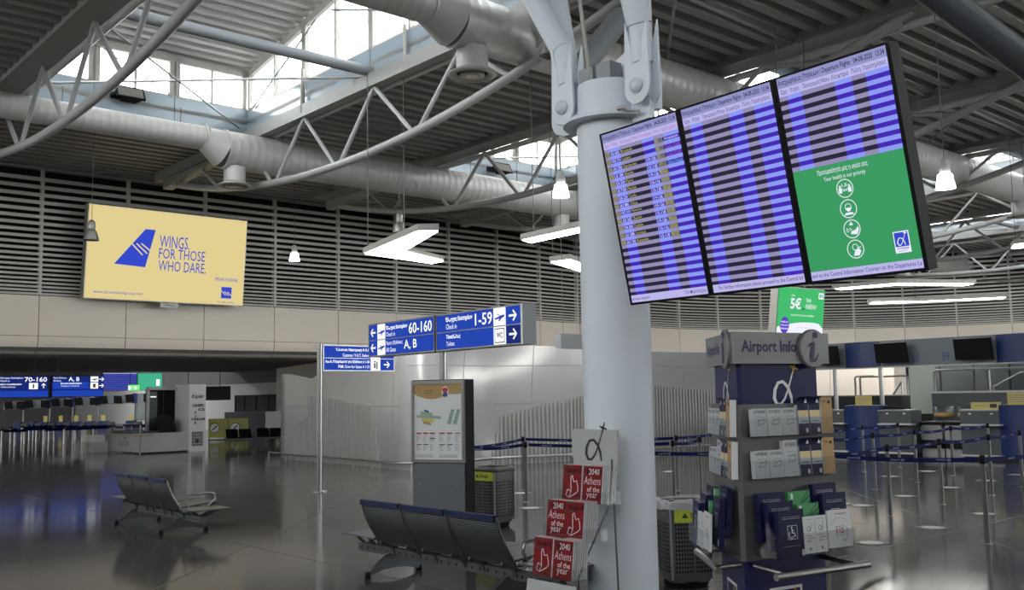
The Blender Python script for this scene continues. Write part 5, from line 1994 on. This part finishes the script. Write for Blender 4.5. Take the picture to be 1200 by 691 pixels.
def barrier(label, x, y, to=None, z=.88, group='barrier posts'):
    t = thing('barrier_post', label, 'barrier', (x, y, 0), group=group)
    MB('post_steel').lathe([(.027, 0), (.027, .87)], 18).build('pole', t)
    hd = MB('black')
    hd.lathe([(.027, .86), (.032, .865), (.032, .945), (.024, .955), (0, .955)], 18)
    hd.build('head', t)
    bs = MB('steel_brushed'); bs.lathe([(.027, .012), (.045, .008), (.047, 0)], 18); bs.build('socket', t)
    if to is not None:
        d = Vector((to[0] - x, to[1] - y, 0))
        L = d.length
        d.normalize()
        n_ = Vector((-d.y, d.x, 0)) * .002
        b_ = MB('belt')
        N = 10
        V = []
        for i in range(N + 1):
            f = i / N
            p = d * (.05 + (L - .1) * f)
            sag = -.03 * math.sin(math.pi * f)
            V += [(p.x - n_.x, p.y - n_.y, .88 + sag), (p.x - n_.x, p.y - n_.y, .93 + sag), (p.x + n_.x, p.y + n_.y, .93 + sag), (p.x + n_.x, p.y + n_.y, .88 + sag)]
        F_ = []
        for i in range(N):
            o = 4 * i
            F_ += [(o, o + 4, o + 5, o + 1), (o + 1, o + 5, o + 6, o + 2), (o + 2, o + 6, o + 7, o + 3), (o + 3, o + 7, o + 4, o)]
        b_.add(V, F_)
        o = b_.build('belt', t)
        q = .3
        pr = MB('belt_print')
        while q < L - .3:
            f = q / L
            p = d * (.05 + (L - .1) * f)
            sag = -.03 * math.sin(math.pi * f)
            for sg in (-1, 1):
                nn = n_ * sg * 1.8
                for (a, c, z0, z1) in ((0, .035, .012, .04), (.045, .16, .018, .034)):
                    e0, e1 = p + d * a + nn, p + d * c + nn
                    pr.quad((e0.x, e0.y, .88 + sag + z0), (e1.x, e1.y, .88 + sag + z0), (e1.x, e1.y, .88 + sag + z1), (e0.x, e0.y, .88 + sag + z1))
            q += .55
        pr.build('belt_logo', o)['kind'] = 'stuff'
    return t


PT = dict(A=(5.13, 10.91), B=(5.02, 13.39), C=(6.24, 14.59), D=(6.13, 16.97), E=(7.22, 20.56), F=(7.28, 18.05), G=(8.5, 19.3), H=(8.32, 21.5), I=(8.63, 16.95), J=(7.5, 15.7), K=(9.72, 20.35),
          P=(3.76, 12.15), N=(7.2, 12.75), a=(.152, 17.94), b=(.172, 15.94), l=(-.85, 15.2), q=(2.48, 15.56), r=(2.82, 17.28), s=(3.08, 16.5), M=(1.5, 13.45), m=(3.45, 13.1), x=(4.9, 15.8), y=(6.0, 19.4), z=(4.9, 21.0), w=(10.5, 18.7))
for (k, to, lab) in (('A', 'P', 'nearest barrier post on the right, at the corner of the queue lane'), ('A2', 'N', ''), ('B', 'P', 'barrier post second nearest the front, on the right floor'),
                     ('C', 'B', 'barrier post right of the second nearest, in the same row'), ('J', 'C', 'barrier post standing behind the nearest right-hand post'),
                     ('I', 'J', 'barrier post at the right edge of the frame'), ('D', 'x', 'barrier post in the third row, leftmost visible beside the info stand'),
                     ('F', 'D', 'barrier post in the third row, before the grey trays'), ('G', 'F', 'barrier post in the third row, right of the trays'),
                     ('K', 'G', 'barrier post in the third row, at the far right desk'), ('E', 'y', 'barrier post in the rearmost row, before the blue desk'),
                     ('H', 'E', 'barrier post in the rearmost row, before the grey desk ledge'), ('P', None, 'barrier post hidden behind the information stand'),
                     ('N', 'A', 'barrier post just beyond the right edge of the frame'),
                     ('a', 'l', 'rear barrier post of the pair between totem and column'), ('b', 'l', 'front barrier post of the pair between totem and column'),
                     ('r', 'a', 'rear barrier post between column and information stand'), ('q', 'b', 'front barrier post between column and information stand'),
                     ('s', 'q', 'barrier post right against the left edge of the information stand'), ('m', 'M', 'barrier post hidden behind the stand, holding the lowest belt'),
                     ('M', None, 'barrier post hidden behind the round column'), ('z', 'r', 'distant barrier post behind the information stand'), ('l', None, 'barrier post hidden behind the map totem')):
    if k == 'A2':
        continue
    barrier(lab, PT[k][0], PT[k][1], PT[to] if to else None)

# queue-distance stickers on the floor
for i, (x, y, lab) in enumerate(((5.07, 14.67, 'beside the second row of posts'), (3.94, 11.12, 'nearest the info stand'), (5.09, 12.23, 'between the two nearest posts'), (6.17, 15.82, 'between second and third post rows'),
                                 (6.31, 13.44, 'right of the nearest post'), (8.58, 18.14, 'beside the third row at right'), (7.43, 17.03, 'in the middle of the lanes'),
                                 (7.29, 19.37, 'behind the third row of posts'), (8.45, 20.39, 'before the grey trays'), (9.7, 19.24, 'at the right edge of the frame'),
                                 (4.86, 14.93, 'half behind the info stand'), (.1, 17.4, 'at the foot of the rear post by the totem'), (.22, 15.1, 'at the foot of the front post by the totem'),
                                 (2.35, 19.2, 'behind the round column'), (3.35, 21.5, 'before the ribbed wall, left of the info stand'))):
    t = thing('floor_sticker', 'round white floor sticker %s' % lab, 'sticker', (x, y, 0), group='distance stickers')
    MB('sticker_rim').lathe([(0, .0016), (.19, .0016), (.19, 0)], 32).build('rim', t)
    MB('sticker_white').lathe([(0, .0022), (.13, .0022), (.13, .001)], 32).build('disc', t)

# ================================================================== CHECK-IN HALL ON THE RIGHT
def q_at(u, v, z=0):
    return place(h2w(u, v, z), YQ)       # local x runs to the right along the desk row, y away from the camera


# overhead band: alternating grey fascias, blue fascias and monitors
def fascia(v_left, width, blue, label, num=None, z0=2.28, z1=2.96):
    t = thing('desk_fascia', label, 'fascia', mtx=q_at(24.6, v_left, z0), group='overhead desk fascias')
    h_ = z1 - z0
    if blue:
        b_ = MB('desk_blue')
        n_ = 8
        pts = [(0, .25), (0, 0)] + [(width * i / n_, -.09 * math.sin(math.pi * i / n_)) for i in range(1, n_)] + [(width, 0), (width, .25)]
        b_.ext(pts, 0, h_)
    else:
        b_ = MB('band_grey').box(0, width, 0, .25, 0, h_)
    b_.build('panel', t)
    e = MB('steel_brushed'); e.box(0, width, -.015, .26, -.03, 0); e.build('lower_edge', t)
    if num:
        p = MB('num_blue')
        for (s_, x) in num:
            p.text(s_, x, x + .19, .1, .31, 'num_blue', -.004, bold=.01)
        p.build('number', t)
    return t


def monitor(v_left, width, label, h_=.52, z0=2.37):
    t = thing('desk_monitor', label, 'monitor', mtx=q_at(24.36, v_left, z0) @ Matrix.Rotation(R(9), 4, 'X'), group='check-in monitors')
    MB('black').box(0, width, 0, .08, 0, h_).build('casing', t)
    MB('black_matte').rect(.03, width - .03, .03, h_ - .03, 'black_matte', -.002).build('screen', t)
    MB('wire').box(width / 2 - .05, width / 2 + .05, .08, .2, h_ * .4, h_ * .6).build('bracket', t)


fascia(15.2, .98, False, 'grey overhead fascia half hidden by the information stand')
fascia(14.2, .98, True, 'curved blue overhead fascia left of desk 60')
fascia(13.2, 3.0, False, 'grey overhead fascia with desk numbers 60 and 59', [('60', .87), ('59', 1.66)])
fascia(10.18, 1.6, True, 'curved blue overhead fascia at the right edge')
fascia(8.55, 1.5, False, 'grey overhead fascia beyond the right edge')
monitor(14.95, .66, 'black monitor on the band beside the information stand')
monitor(13.2, .86, 'black monitor on the overhead band left of number 60')
monitor(11.1, .9, 'black monitor on the overhead band right of number 59')
for v in (14.65, 13.3, 9.3):
    t = thing('band_post', ('steel post carrying the overhead band, behind the info stand', 'steel post carrying the overhead band beside the yellow paper', 'steel post carrying the band beyond the right edge')[(14.65, 13.3, 9.3).index(v)], 'post', h2w(24.75, v, 0))
    MB('chrome').tube((0, 0, 0), (0, 0, 2.3), .06, n=14).build('tube', t)
    MB('steel_brushed').lathe([(0, .02), (.12, .02), (.12, 0)], 16).build('base', t)


# desks: grey fronts with a ledge, and curved blue ends
def desk(v_left, width, label):
    t = thing('check_in_desk', label, 'desk', mtx=q_at(23.5, v_left, 0), group='check-in desks')
    MB('desk_grey').box(0, width, 0, .55, .1, 1.14).build('front_panel', t)
    MB('desk_dark').box(.02, width - .02, .06, .5, 0, .1).build('plinth', t)
    MB('steel_brushed').box(0, width, -.04, .58, 1.14, 1.17).build('worktop', t)
    MB('steel_light').box(.1, width + .12, -.26, .0, .80, .835).build('ledge', t)
    MB('steel_light').box(0, width + .1, -.1, .0, .08, .12).build('kick_rail', t)
    for x in (.2, width - .2):
        s = MB('white_print'); s.box(x, x + .06, -.003, 0, 1.06, 1.09); s.build('label_tab', t)


def desk_end(v_left, width, label):
    t = thing('desk_end', label, 'desk', mtx=q_at(23.5, v_left, 0), group='blue desk ends')
    n_ = 8
    pts = [(0, .5), (0, 0)] + [(width * i / n_, -.16 * math.sin(math.pi * i / n_)) for i in range(1, n_)] + [(width, 0), (width, .5)]
    MB('desk_blue').ext(pts, .06, 1.25).build('shell', t)
    MB('desk_dark').ext([(p[0], p[1] + .03) for p in pts], 0, .06).build('plinth', t)
    MB('desk_blue').ext([(p[0], p[1] - .01 if p[1] < 0 else p[1]) for p in pts], 1.25, 1.28).build('top', t)


desk(15.2, 1.5, 'grey check-in desk half hidden by the information stand')
desk_end(13.68, .93, 'curved blue desk end under the left yellow paper')
desk(12.75, .85, 'grey check-in desk with ledge left of the baggage trays')
desk(10.68, .9, 'grey check-in desk with ledge right of the baggage trays')
desk_end(9.78, .95, 'curved blue desk end at the right edge of the frame')
desk(8.8, 1.2, 'grey check-in desk beyond the right edge')


def paper(v, z, w_, h_, label):
    t = thing('notice_paper', label, 'notice', mtx=q_at(23.7, v, z), group='yellow desk notices')
    MB('yellow_paper').box(0, w_, 0, .006, 0, h_).build('sheet', t)
    p = MB('ink_grey')
    for i in range(4):
        p.rect(.04, w_ * (.6 + .08 * i), h_ * (.2 + .18 * i), h_ * (.27 + .18 * i), 'ink_grey', -.002)
    p.build('print', t)
    MB('wire').box(w_ * .3, w_ * .7, .006, .1, 0, .015).build('holder', t)


paper(13.48, 1.28, .46, .24, 'yellow notice standing on the left blue desk end')
paper(9.65, 1.28, .6, .28, 'yellow notice standing on the right blue desk end')
t = thing('desk_sign', 'long low yellow sign on the right grey check-in desk', 'sign', mtx=q_at(23.7, 10.5, 1.17), group=None)
MB('yellow_paper').box(0, .68, 0, .03, 0, .17).build('panel', t)
p = MB('ink_dark'); p.rect(.44, .6, .04, .13, 'ink_dark', -.002); p.rect(.06, .4, .08, .1, 'ink_grey', -.002); p.build('print', t)
t = thing('desk_keyboard', 'black keyboard tray on the left grey desk beside the steel post', 'keyboard', mtx=q_at(23.72, 12.72, 1.17))
MB('black').box(0, .45, 0, .2, 0, .06).build('casing', t); MB('black_matte').box(.03, .42, .02, .18, .06, .075).build('keys', t)
# baggage trays and drums between the desks
for i, v in enumerate((11.88, 11.28)):
    t = thing('baggage_tray', '%s grey baggage chute between the two check-in desks' % ('left', 'right')[i], 'tray', mtx=q_at(23.9, v, 0), group='baggage chutes')
    b_ = MB('tray_grey'); b_.prism([(.04, .42), (.52, .42), (.55, .46), (.55, .72), (.5, .78), (.06, .78), (.01, .72), (.01, .46)], 0, .5); b_.build('shell', t)
    MB('floor_box').box(0, .56, .05, .5, 0, .22).build('base', t)
    MB('black').box(.03, .53, -.02, .45, .22, .42).build('gap', t)
    MB('black').box(0, .57, .02, .5, .78, .86).build('belt_edge', t)
    t = thing('wrapped_bin', '%s clear plastic tub standing above the baggage chutes' % ('left', 'right')[i], 'tub', mtx=q_at(24.6, v + .1, .86), group='plastic tubs')
    g = MB('frosted'); g.lathe([(.2, .0), (.24, .34), (.25, .36)], 24, None, (.3, .2, 0)); g.build('wall', t)
    MB('tan_print').lathe([(.2, .1), (.23, .13), (.225, .2), (.2, .22)], 20, None, (.3, .2, 0)).build('contents', t)
    MB('tray_grey').lathe([(0, .005), (.2, .005)], 20, None, (.3, .2, 0)).build('bottom', t)
    b_ = MB('floor_box'); b_.box(0, .6, 0, .4, -.86, 0); b_.build('stand', t)
t = thing('back_counter', 'dark low back counter behind the left check-in desks', 'counter', mtx=q_at(25.8, 16.5, 0))
MB('desk_dark').box(0, 3.2, 0, .5, 0, 1.5).build('front_panel', t); MB('steel_brushed').box(-.02, 3.22, -.03, .5, 1.5, 1.53).build('worktop', t)
t = thing('back_counter', 'grey raised counter behind the right check-in desk with steel rail', 'counter', mtx=q_at(25.8, 12.45, 0))
MB('desk_grey').box(0, 3.6, 0, .5, 0, 1.55).build('front_panel', t); MB('steel_light').box(-.02, 3.62, -.03, .5, 1.55, 1.6).build('worktop', t)
for (pts, lab) in (([(-.05, .2, 1.5), (-.05, .2, 2.1), (.02, .2, 2.16), (3.4, .2, 2.16)], None),):
    MB('chrome').path([(p[0] + .05, p[1], p[2]) for p in pts], .03, 10).build('hand_rail', t)
for x in (1.45, 2.8):
    MB('chrome').tube((x, .2, 1.58), (x, .2, 2.16), .025, n=8).build('rail_post', t)
t = thing('stair_railing', 'bent steel stair railing behind the left check-in desk', 'railing', mtx=q_at(26.5, 15.05, 0))
g = MB('chrome'); g.path([(0, 0, 0), (0, 0, 2.02), (.05, 0, 2.07), (.6, 0, 2.07)], .028, 8); g.build('left_frame', t)
g = MB('chrome'); g.path([(.1, .1, 0), (.1, .1, 2.0), (.15, .1, 2.05), (1.5, .1, 2.05), (1.55, .1, 2.0), (1.55, .1, 0)], .028, 8); g.build('right_frame', t)
g = MB('chrome'); g.path([(.95, 0, .9), (.95, 0, 1.25), (1.4, 0, 1.86), (1.42, 0, 1.8), (1.42, 0, .9)], .024, 8); g.path([(1.2, 0, 1.0), (1.42, 0, 1.45)], .02, 8); g.build('slanted_rail', t)
t = thing('stair_railing', 'slanted steel railing at the far right edge behind the desks', 'railing', mtx=q_at(26.6, 10.25, 0))
g = MB('chrome'); g.path([(-.9, 0, 0), (-.9, 0, 1.7), (-.2, 0, 2.05), (.7, 0, 2.05)], .026, 8); g.build('slanted_rail', t)
# frosted glass office
t = thing('glass_booth', 'grey frosted glass office behind the check-in desks', 'booth', mtx=q_at(30, 15.27, 0))
f_ = MB('desk_dark')
f_.box(0, 3.2, 0, .08, 2.38, 2.46); f_.box(0, 3.2, 0, .08, 0, .9); f_.box(0, .06, 0, .08, .9, 2.4); f_.box(3.14, 3.2, 0, .08, .9, 2.4)
f_.build('frame', t)
for x in (.06, 1.09, 2.12):
    MB('frosted').box(x, x + 1.02, .02, .035, .9, 2.38).build('pane', t)
for x in (1.08, 2.11):
    MB('desk_grey').box(x - .01, x + .02, 0, .05, .9, 2.38).build('mullion', t)
MB('desk_grey').box(0, 3.2, 2.0, 2.1, 0, 2.42).build('rear_wall', t)
# tall clear screens on the desks
for (v, lab) in ((10.9, 'clear acrylic screen standing on the right grey desk'),):
    t = thing('desk_screen', lab, 'screen', mtx=q_at(23.85, v, 1.17))
    MB('acrylic').box(0, .9, 0, .008, 0, .75).build('sheet', t)
    MB('steel_brushed').box(.1, .8, -.04, .05, 0, .012).build('foot', t)

# ================================================================== FAR LEFT, UNDER AND BEYOND THE SOFFIT
# ------------------------------------------------------------------ ice cream stand
t = thing('ice_cream_stand', 'white ice cream stand with counter and lettered tower under the soffit', 'kiosk', h2w(12.2, 32.5, 0), HALL)
b_ = MB('ice_white'); b_.box(0, 1.65, 0, .7, .05, .66); b_.box(0, .9, .7, 2.9, .05, .6); b_.build('counter', t)
MB('desk_dark').box(.04, 1.6, .04, .6, 0, .05).build('plinth', t)
b_ = MB('ice_tan'); b_.box(-.03, .4, -.03, 2.95, .56, .63); b_.build('counter_trim', t)
g = MB('acrylic'); g.box(.02, .03, .3, 2.8, .63, .96); g.box(.02, .85, .3, .31, .63, .96); g.box(.02, .85, 2.79, 2.8, .63, .96); g.box(.02, .85, .3, 2.8, .955, .96); g.build('display_glass', t)
g = MB('desk_grey'); g.box(.1, .8, .4, 2.7, .6, .72); g.build('tub_tray', t)
f_ = MB('ice_white'); f_.box(.6, .68, 1.0, 1.1, 0.6, 2.2); f_.box(.6, 1.72, 1.0, 1.1, 2.1, 2.2); f_.build('back_frame', t)
MB('black').box(0.64, 1.7, 1.24, 1.28, 0.0, 2.1).build('back_panel', t)
MB('desk_dark').box(1.2, 1.24, 1.14, 1.18, .6, 2.08).build('inner_post', t)
MB('desk_grey').box(.72, 1.0, 1.14, 1.22, .6, 2.05).build('cooler', t)
p = MB('sg_white'); p.rect(.76, .96, 1.85, 1.89, 'sg_white', 1.135); p.build('cooler_light', t)
tw = MB('room_light'); tw.box(1.65, 2.24, .0, 1.2, 0, 2.27); to_ = tw.build('tower', t)
p = MB('ink_dark')
p.text('Kayak', 1.73, 2.18, 1.76, 1.93, 'ink_dark', -.004, bold=.03, shear=.3)
p.text('GREEK', 1.76, 2.2, 1.5, 1.6, 'ink_dark', -.004, bold=.05); p.text('ICE', 1.98, 2.2, 1.36, 1.46, 'ink_dark', -.004, bold=.05); p.text('CREAM', 1.72, 2.22, 1.04, 1.13, 'ink_dark', -.004, bold=.05)
for i, ch in enumerate('PUE'):
    p.text(ch, 1.85, 1.92, (1.26, 1.15, .92)[i], (1.34, 1.23, 1.0)[i], 'ink_dark', -.004, bold=.05)
p.rect(1.76, 2.15, .18, .66, 'totem_grey', -.003)
for i in range(4):
    p.rect(1.8, 2.1, .24 + .1 * i, .29 + .1 * i, 'ink_grey', -.005)
p.disc(1.95, .34, .07, 'ink_dark', -.006)
p.build('lettering', to_)
p = MB('ink_dark'); p.M = Matrix.Rotation(-math.pi / 2, 4, 'Z')
for i in range(3):
    p.rect(-1.9 + .32 * i, -1.66 + .32 * i, .22, .42, 'ink_grey', -.003)
p.text('Kayak', -1.5, -1.15, .46, .54, 'ink_dark', -.003, bold=.02, shear=.3)
p.build('lettering', t)
tt = thing('covered_machine', 'machine draped in a black cover on the ice cream counter', 'machine', h2w(12.75, 32.85, .66), HALL)
b_ = MB('black_matte'); b_.lathe([(.4, 0), (.37, .25), (.31, .42), (.2, .56), (.07, .6), (0, .6)], 18, None, (.5, .3, 0)); b_.build('cover', tt)
tt = thing('queue_post', 'grey steel post before the ice cream counter', 'post', h2w(12.1, 32.2, 0))
MB('steel_brushed').tube((0, 0, 0), (0, 0, .95), .03, n=8).build('tube', tt)
tt = thing('till_box', 'two stacked white boxes at the left end of the ice cream counter', 'box', h2w(11.6, 35.2, 0), HALL)
b_ = MB('ice_white'); b_.box(0, .5, 0, .5, 0, .36); b_.build('lower_box', tt); b_ = MB('room_light'); b_.box(-.08, .42, .05, .5, .36, .58); b_.build('upper_box', tt)

# banners, waiting seats, white board
for i, x in enumerate((-13.3, -12.42)):
    t = thing('floor_banner', ('yellow barrier banner with round warning sign, left of two', 'yellow barrier banner with round no-smoking sign, right of two')[i], 'banner', (x, 43, 0), .02)
    MB('banner_yellow').box(0, .84, 0, .03, .1, .92).build('panel', t)
    p = MB('white_print')
    p.disc(.27 if i == 0 else .28, .52, .22, 'ink_dark', -.003); p.disc(.27 if i == 0 else .28, .52, .19, 'white_print', -.005)
    p.stroke([(.17, .42), (.38, .62)], .05, 'ink_dark', -.007)
    for j in range(4):
        p.rect(.54, .74, .4 + .09 * j, .43 + .09 * j, 'ink_grey', -.003)
    p.build('print', t)
    f_ = MB('wire'); f_.box(.02, .82, -.15, .15, 0, .03); f_.box(.02, .05, 0, .03, .03, .1); f_.box(.79, .82, 0, .03, .03, .1); f_.build('foot', t)


def far_bench(loc, n_, label):
    t = thing('waiting_bench', label, 'bench', loc, .0)
    for k in range(n_):
        b_ = MB('black'); b_.add([(k * .5, .02, .28), (k * .5 + .46, .02, .28), (k * .5 + .46, -.12, .62), (k * .5, -.12, .62), (k * .5, .05, .28), (k * .5 + .46, .05, .28), (k * .5 + .46, -.09, .62), (k * .5, -.09, .62)],
                                 [(0, 1, 2, 3), (7, 6, 5, 4), (0, 4, 5, 1), (1, 5, 6, 2), (2, 6, 7, 3), (3, 7, 4, 0)])
        b_.build('backrest', t)
        MB('black').box(k * .5, k * .5 + .46, .03, .45, .27, .31).build('seat', t)
    MB('wire').box(-.1, n_ * .5 + .05, .1, .16, .2, .26).build('beam', t)
    for x in (.2, n_ * .5 - .25):
        g = MB('wire'); g.path([(x - .13, .13, 0), (x, .13, .22), (x + .13, .13, 0)], .02, 6); g.build('leg', t)


far_bench((-10.95, 37.6, 0), 2, 'dark waiting bench before the yellow banners')
far_bench((-9.95, 38.3, 0), 2, 'dark waiting bench before the white board')
far_bench((-8.95, 38.2, 0), 2, 'dark waiting bench half behind the curved white wall')
t = thing('white_board', 'plain white panel standing behind the dark waiting benches', 'board', (-10.57, 42, 0), .05)
MB('room_light').box(0, 1.4, 0, .05, .46, 1.2).build('panel', t)
for x in (.1, 1.25):
    MB('wire').box(x, x + .04, -.1, .15, 0, .46).build('leg', t)
t = thing('overhead_block', 'grey overhead block with black monitor right of the ice cream tower', 'fascia', (-17.4, 52.0, 1.72), .6)
MB('band_grey').box(.9, 2.5, 0, .5, 0, .75).build('panel', t); MB('black').box(0, .8, -.1, .2, .1, .65).build('monitor', t); MB('band_grey').box(0, .9, .2, .5, 0, .75).build('back_panel', t)
for x in (.3, 2.0):
    MB('wire').tube((x, .3, .75), (x, .3, 1.75), .02, n=5).build('hanger', t)

# far check-in row seen across the floor
A_, B_ = Vector((-31.2, 60.3, 0)), Vector((-19.4, 58.6, 0))
dv_ = (B_ - A_)
yaw = math.atan2(dv_.y, dv_.x)
MR = place(A_, yaw)
t = thing('far_band', 'long grey overhead band above the far check-in row', 'fascia', mtx=MR)
b_ = MB('band_grey')
L_ = dv_.length
b_.add([(0, 0, 1.36), (L_, 0, 1.78), (L_, 0, 2.32), (0, 0, 1.86), (0, .3, 1.36), (L_, .3, 1.78), (L_, .3, 2.32), (0, .3, 1.86)],
       [(0, 1, 2, 3), (7, 6, 5, 4), (0, 4, 5, 1), (1, 5, 6, 2), (2, 6, 7, 3), (3, 7, 4, 0)])
b_.build('panel', t)
PXS = [.2, .95, 1.55, 2.55, 3.3, 4.05, 4.8, 5.75, 6.4, 7.3, 8.1, 9.2, 10.0, 10.9, 11.6]
for i, x in enumerate(PXS):
    zc = 1.6 + x / L_ * .45
    m_ = thing('far_monitor', 'small black monitor on the far check-in band, %s from the left' % ('first', 'second', 'third', 'fourth', 'fifth', 'sixth', 'seventh', 'eighth', 'ninth', 'tenth', 'eleventh', 'twelfth', 'thirteenth', 'fourteenth', 'fifteenth')[i], 'monitor',
               mtx=MR @ Matrix.Translation((x, -.12, zc - .22)) @ Matrix.Rotation(R(10), 4, 'X') @ Matrix.Rotation(R(5 if i % 2 else -5), 4, 'Y'), group='far check-in monitors')
    MB('black').box(0, .5, 0, .06, 0, .46).build('casing', m_)
for i, x in enumerate((1.25, 3.0, 4.5, 6.2, 8.6, 10.5)):
    zc = 1.6 + x / L_ * .45
    b_ = MB('desk_blue').box(x - .15, x + .15, -.06, 0, zc - .3, zc + .3)
    o = b_.build('blue_panel', t)
    MB('steel_brushed').tube((x, .15, 0), (x, .15, zc - .25), .05, n=8).build('post', t)
for i, (x, y) in enumerate(((-29.2, 58), (-28.4, 58), (-27.6, 58), (-26.7, 58), (-25.8, 58), (-25.0, 58), (-24.2, 58), (-22.4, 57.5), (-20.8, 57.2))):
    t = thing('far_desk', 'small blue check-in desk in the far row, %s from the left' % ('first', 'second', 'third', 'fourth', 'fifth', 'sixth', 'seventh', 'eighth', 'ninth')[i], 'desk', (x, y, 0), yaw, group='far check-in desks')
    MB('desk_blue').box(-.22, .22, 0, .4, 0, .64).build('end_panel', t)
    MB('desk_grey').box(.22, .62, .05, .4, 0, .58).build('front_panel', t)
    if i > 1:
        MB('yellow_paper').box(-.1, .14, .1, .12, .64, .98).build('notice', t)
t = thing('glass_office', 'row of dark framed glass offices behind the far desks', 'booth', (-24.6, 64, 0), yaw)
f_ = MB('desk_dark')
for x in (0, 1.3, 2.6, 3.9, 5.2, 6.5):
    f_.box(x, x + .06, 0, .06, 0, 1.9)
f_.box(0, 6.56, 0, .06, 1.84, 1.9); f_.build('frame', t)
for x in (0.06, 1.36, 2.66, 3.96, 5.26):
    MB('frosted').box(x, x + 1.24, .02, .03, .5, 1.84).build('pane', t)
MB('room_dark').box(0, 6.5, 1.5, 1.55, 0, 1.85).build('rear_wall', t)
FP = [(-20.87, 40.3), (-22.25, 43.7), (-20.65, 40.9), (-22.6, 45.4), (-21.05, 42.5), (-22.7, 46.3), (-21.3, 44.1), (-19.65, 41.3), (-21.1, 44.85), (-21.3, 45.8), (-18.98, 41.7), (-20.2, 44.5), (-18.9, 42.4), (-20.1, 45.3),
      (-19.3, 44.2), (-19.6, 45.1), (-18.65, 43.1), (-19.1, 44.9), (-22.3, 47.05), (-23.0, 47.3), (-17.6, 43.6), (-18.0, 45.6), (-17.1, 44.2), (-16.6, 45.0)]
first = None
FP.sort()
for i, (x, y) in enumerate(FP):
    if first is None:
        first = thing('far_barrier_post', 'thin steel barrier post with blue belt in the far left queue', 'barrier', (x, y, 0), group='far barrier posts')
        MB('chrome').lathe([(.045, 0), (.045, .62)], 10).build('pole', first)
        MB('black').lathe([(.045, .62), (.05, .63), (.05, .7), (0, .71)], 10).build('head', first)
        MB('belt').box(-.02, .95, -.004, .004, .56, .67).build('belt', first)
    else:
        dup(first, (x, y, 0), R(random.choice((41, 41, -49))))
t = thing('caution_sign', 'small yellow floor sign among the far queue posts', 'sign', (-21.0, 48.5, 0))
MB('yellow_paper').box(0, .22, 0, .03, 0, .42).build('panel', t); MB('wire').box(.02, .2, .03, .14, 0, .03).build('foot', t)

# unseen ceiling panels added to brighten the far hall, above the line of sight
for i, (u, v) in enumerate(((0, 57), (10, 57), (20, 57), (2, 66), (12, 66), (21, 66))):
    t = thing('far_fill_light', 'long unseen fill light panel added under the far hall ceiling', 'light', h2w(u, v, 5.3), HALL, 'added far hall fill lights')
    MB('frame_white').box(-2, 2, -.3, .3, .02, .09).build('housing', t)
    MB('far_fill').box(-1.95, 1.95, -.25, .25, 0, .02).build('diffuser', t)
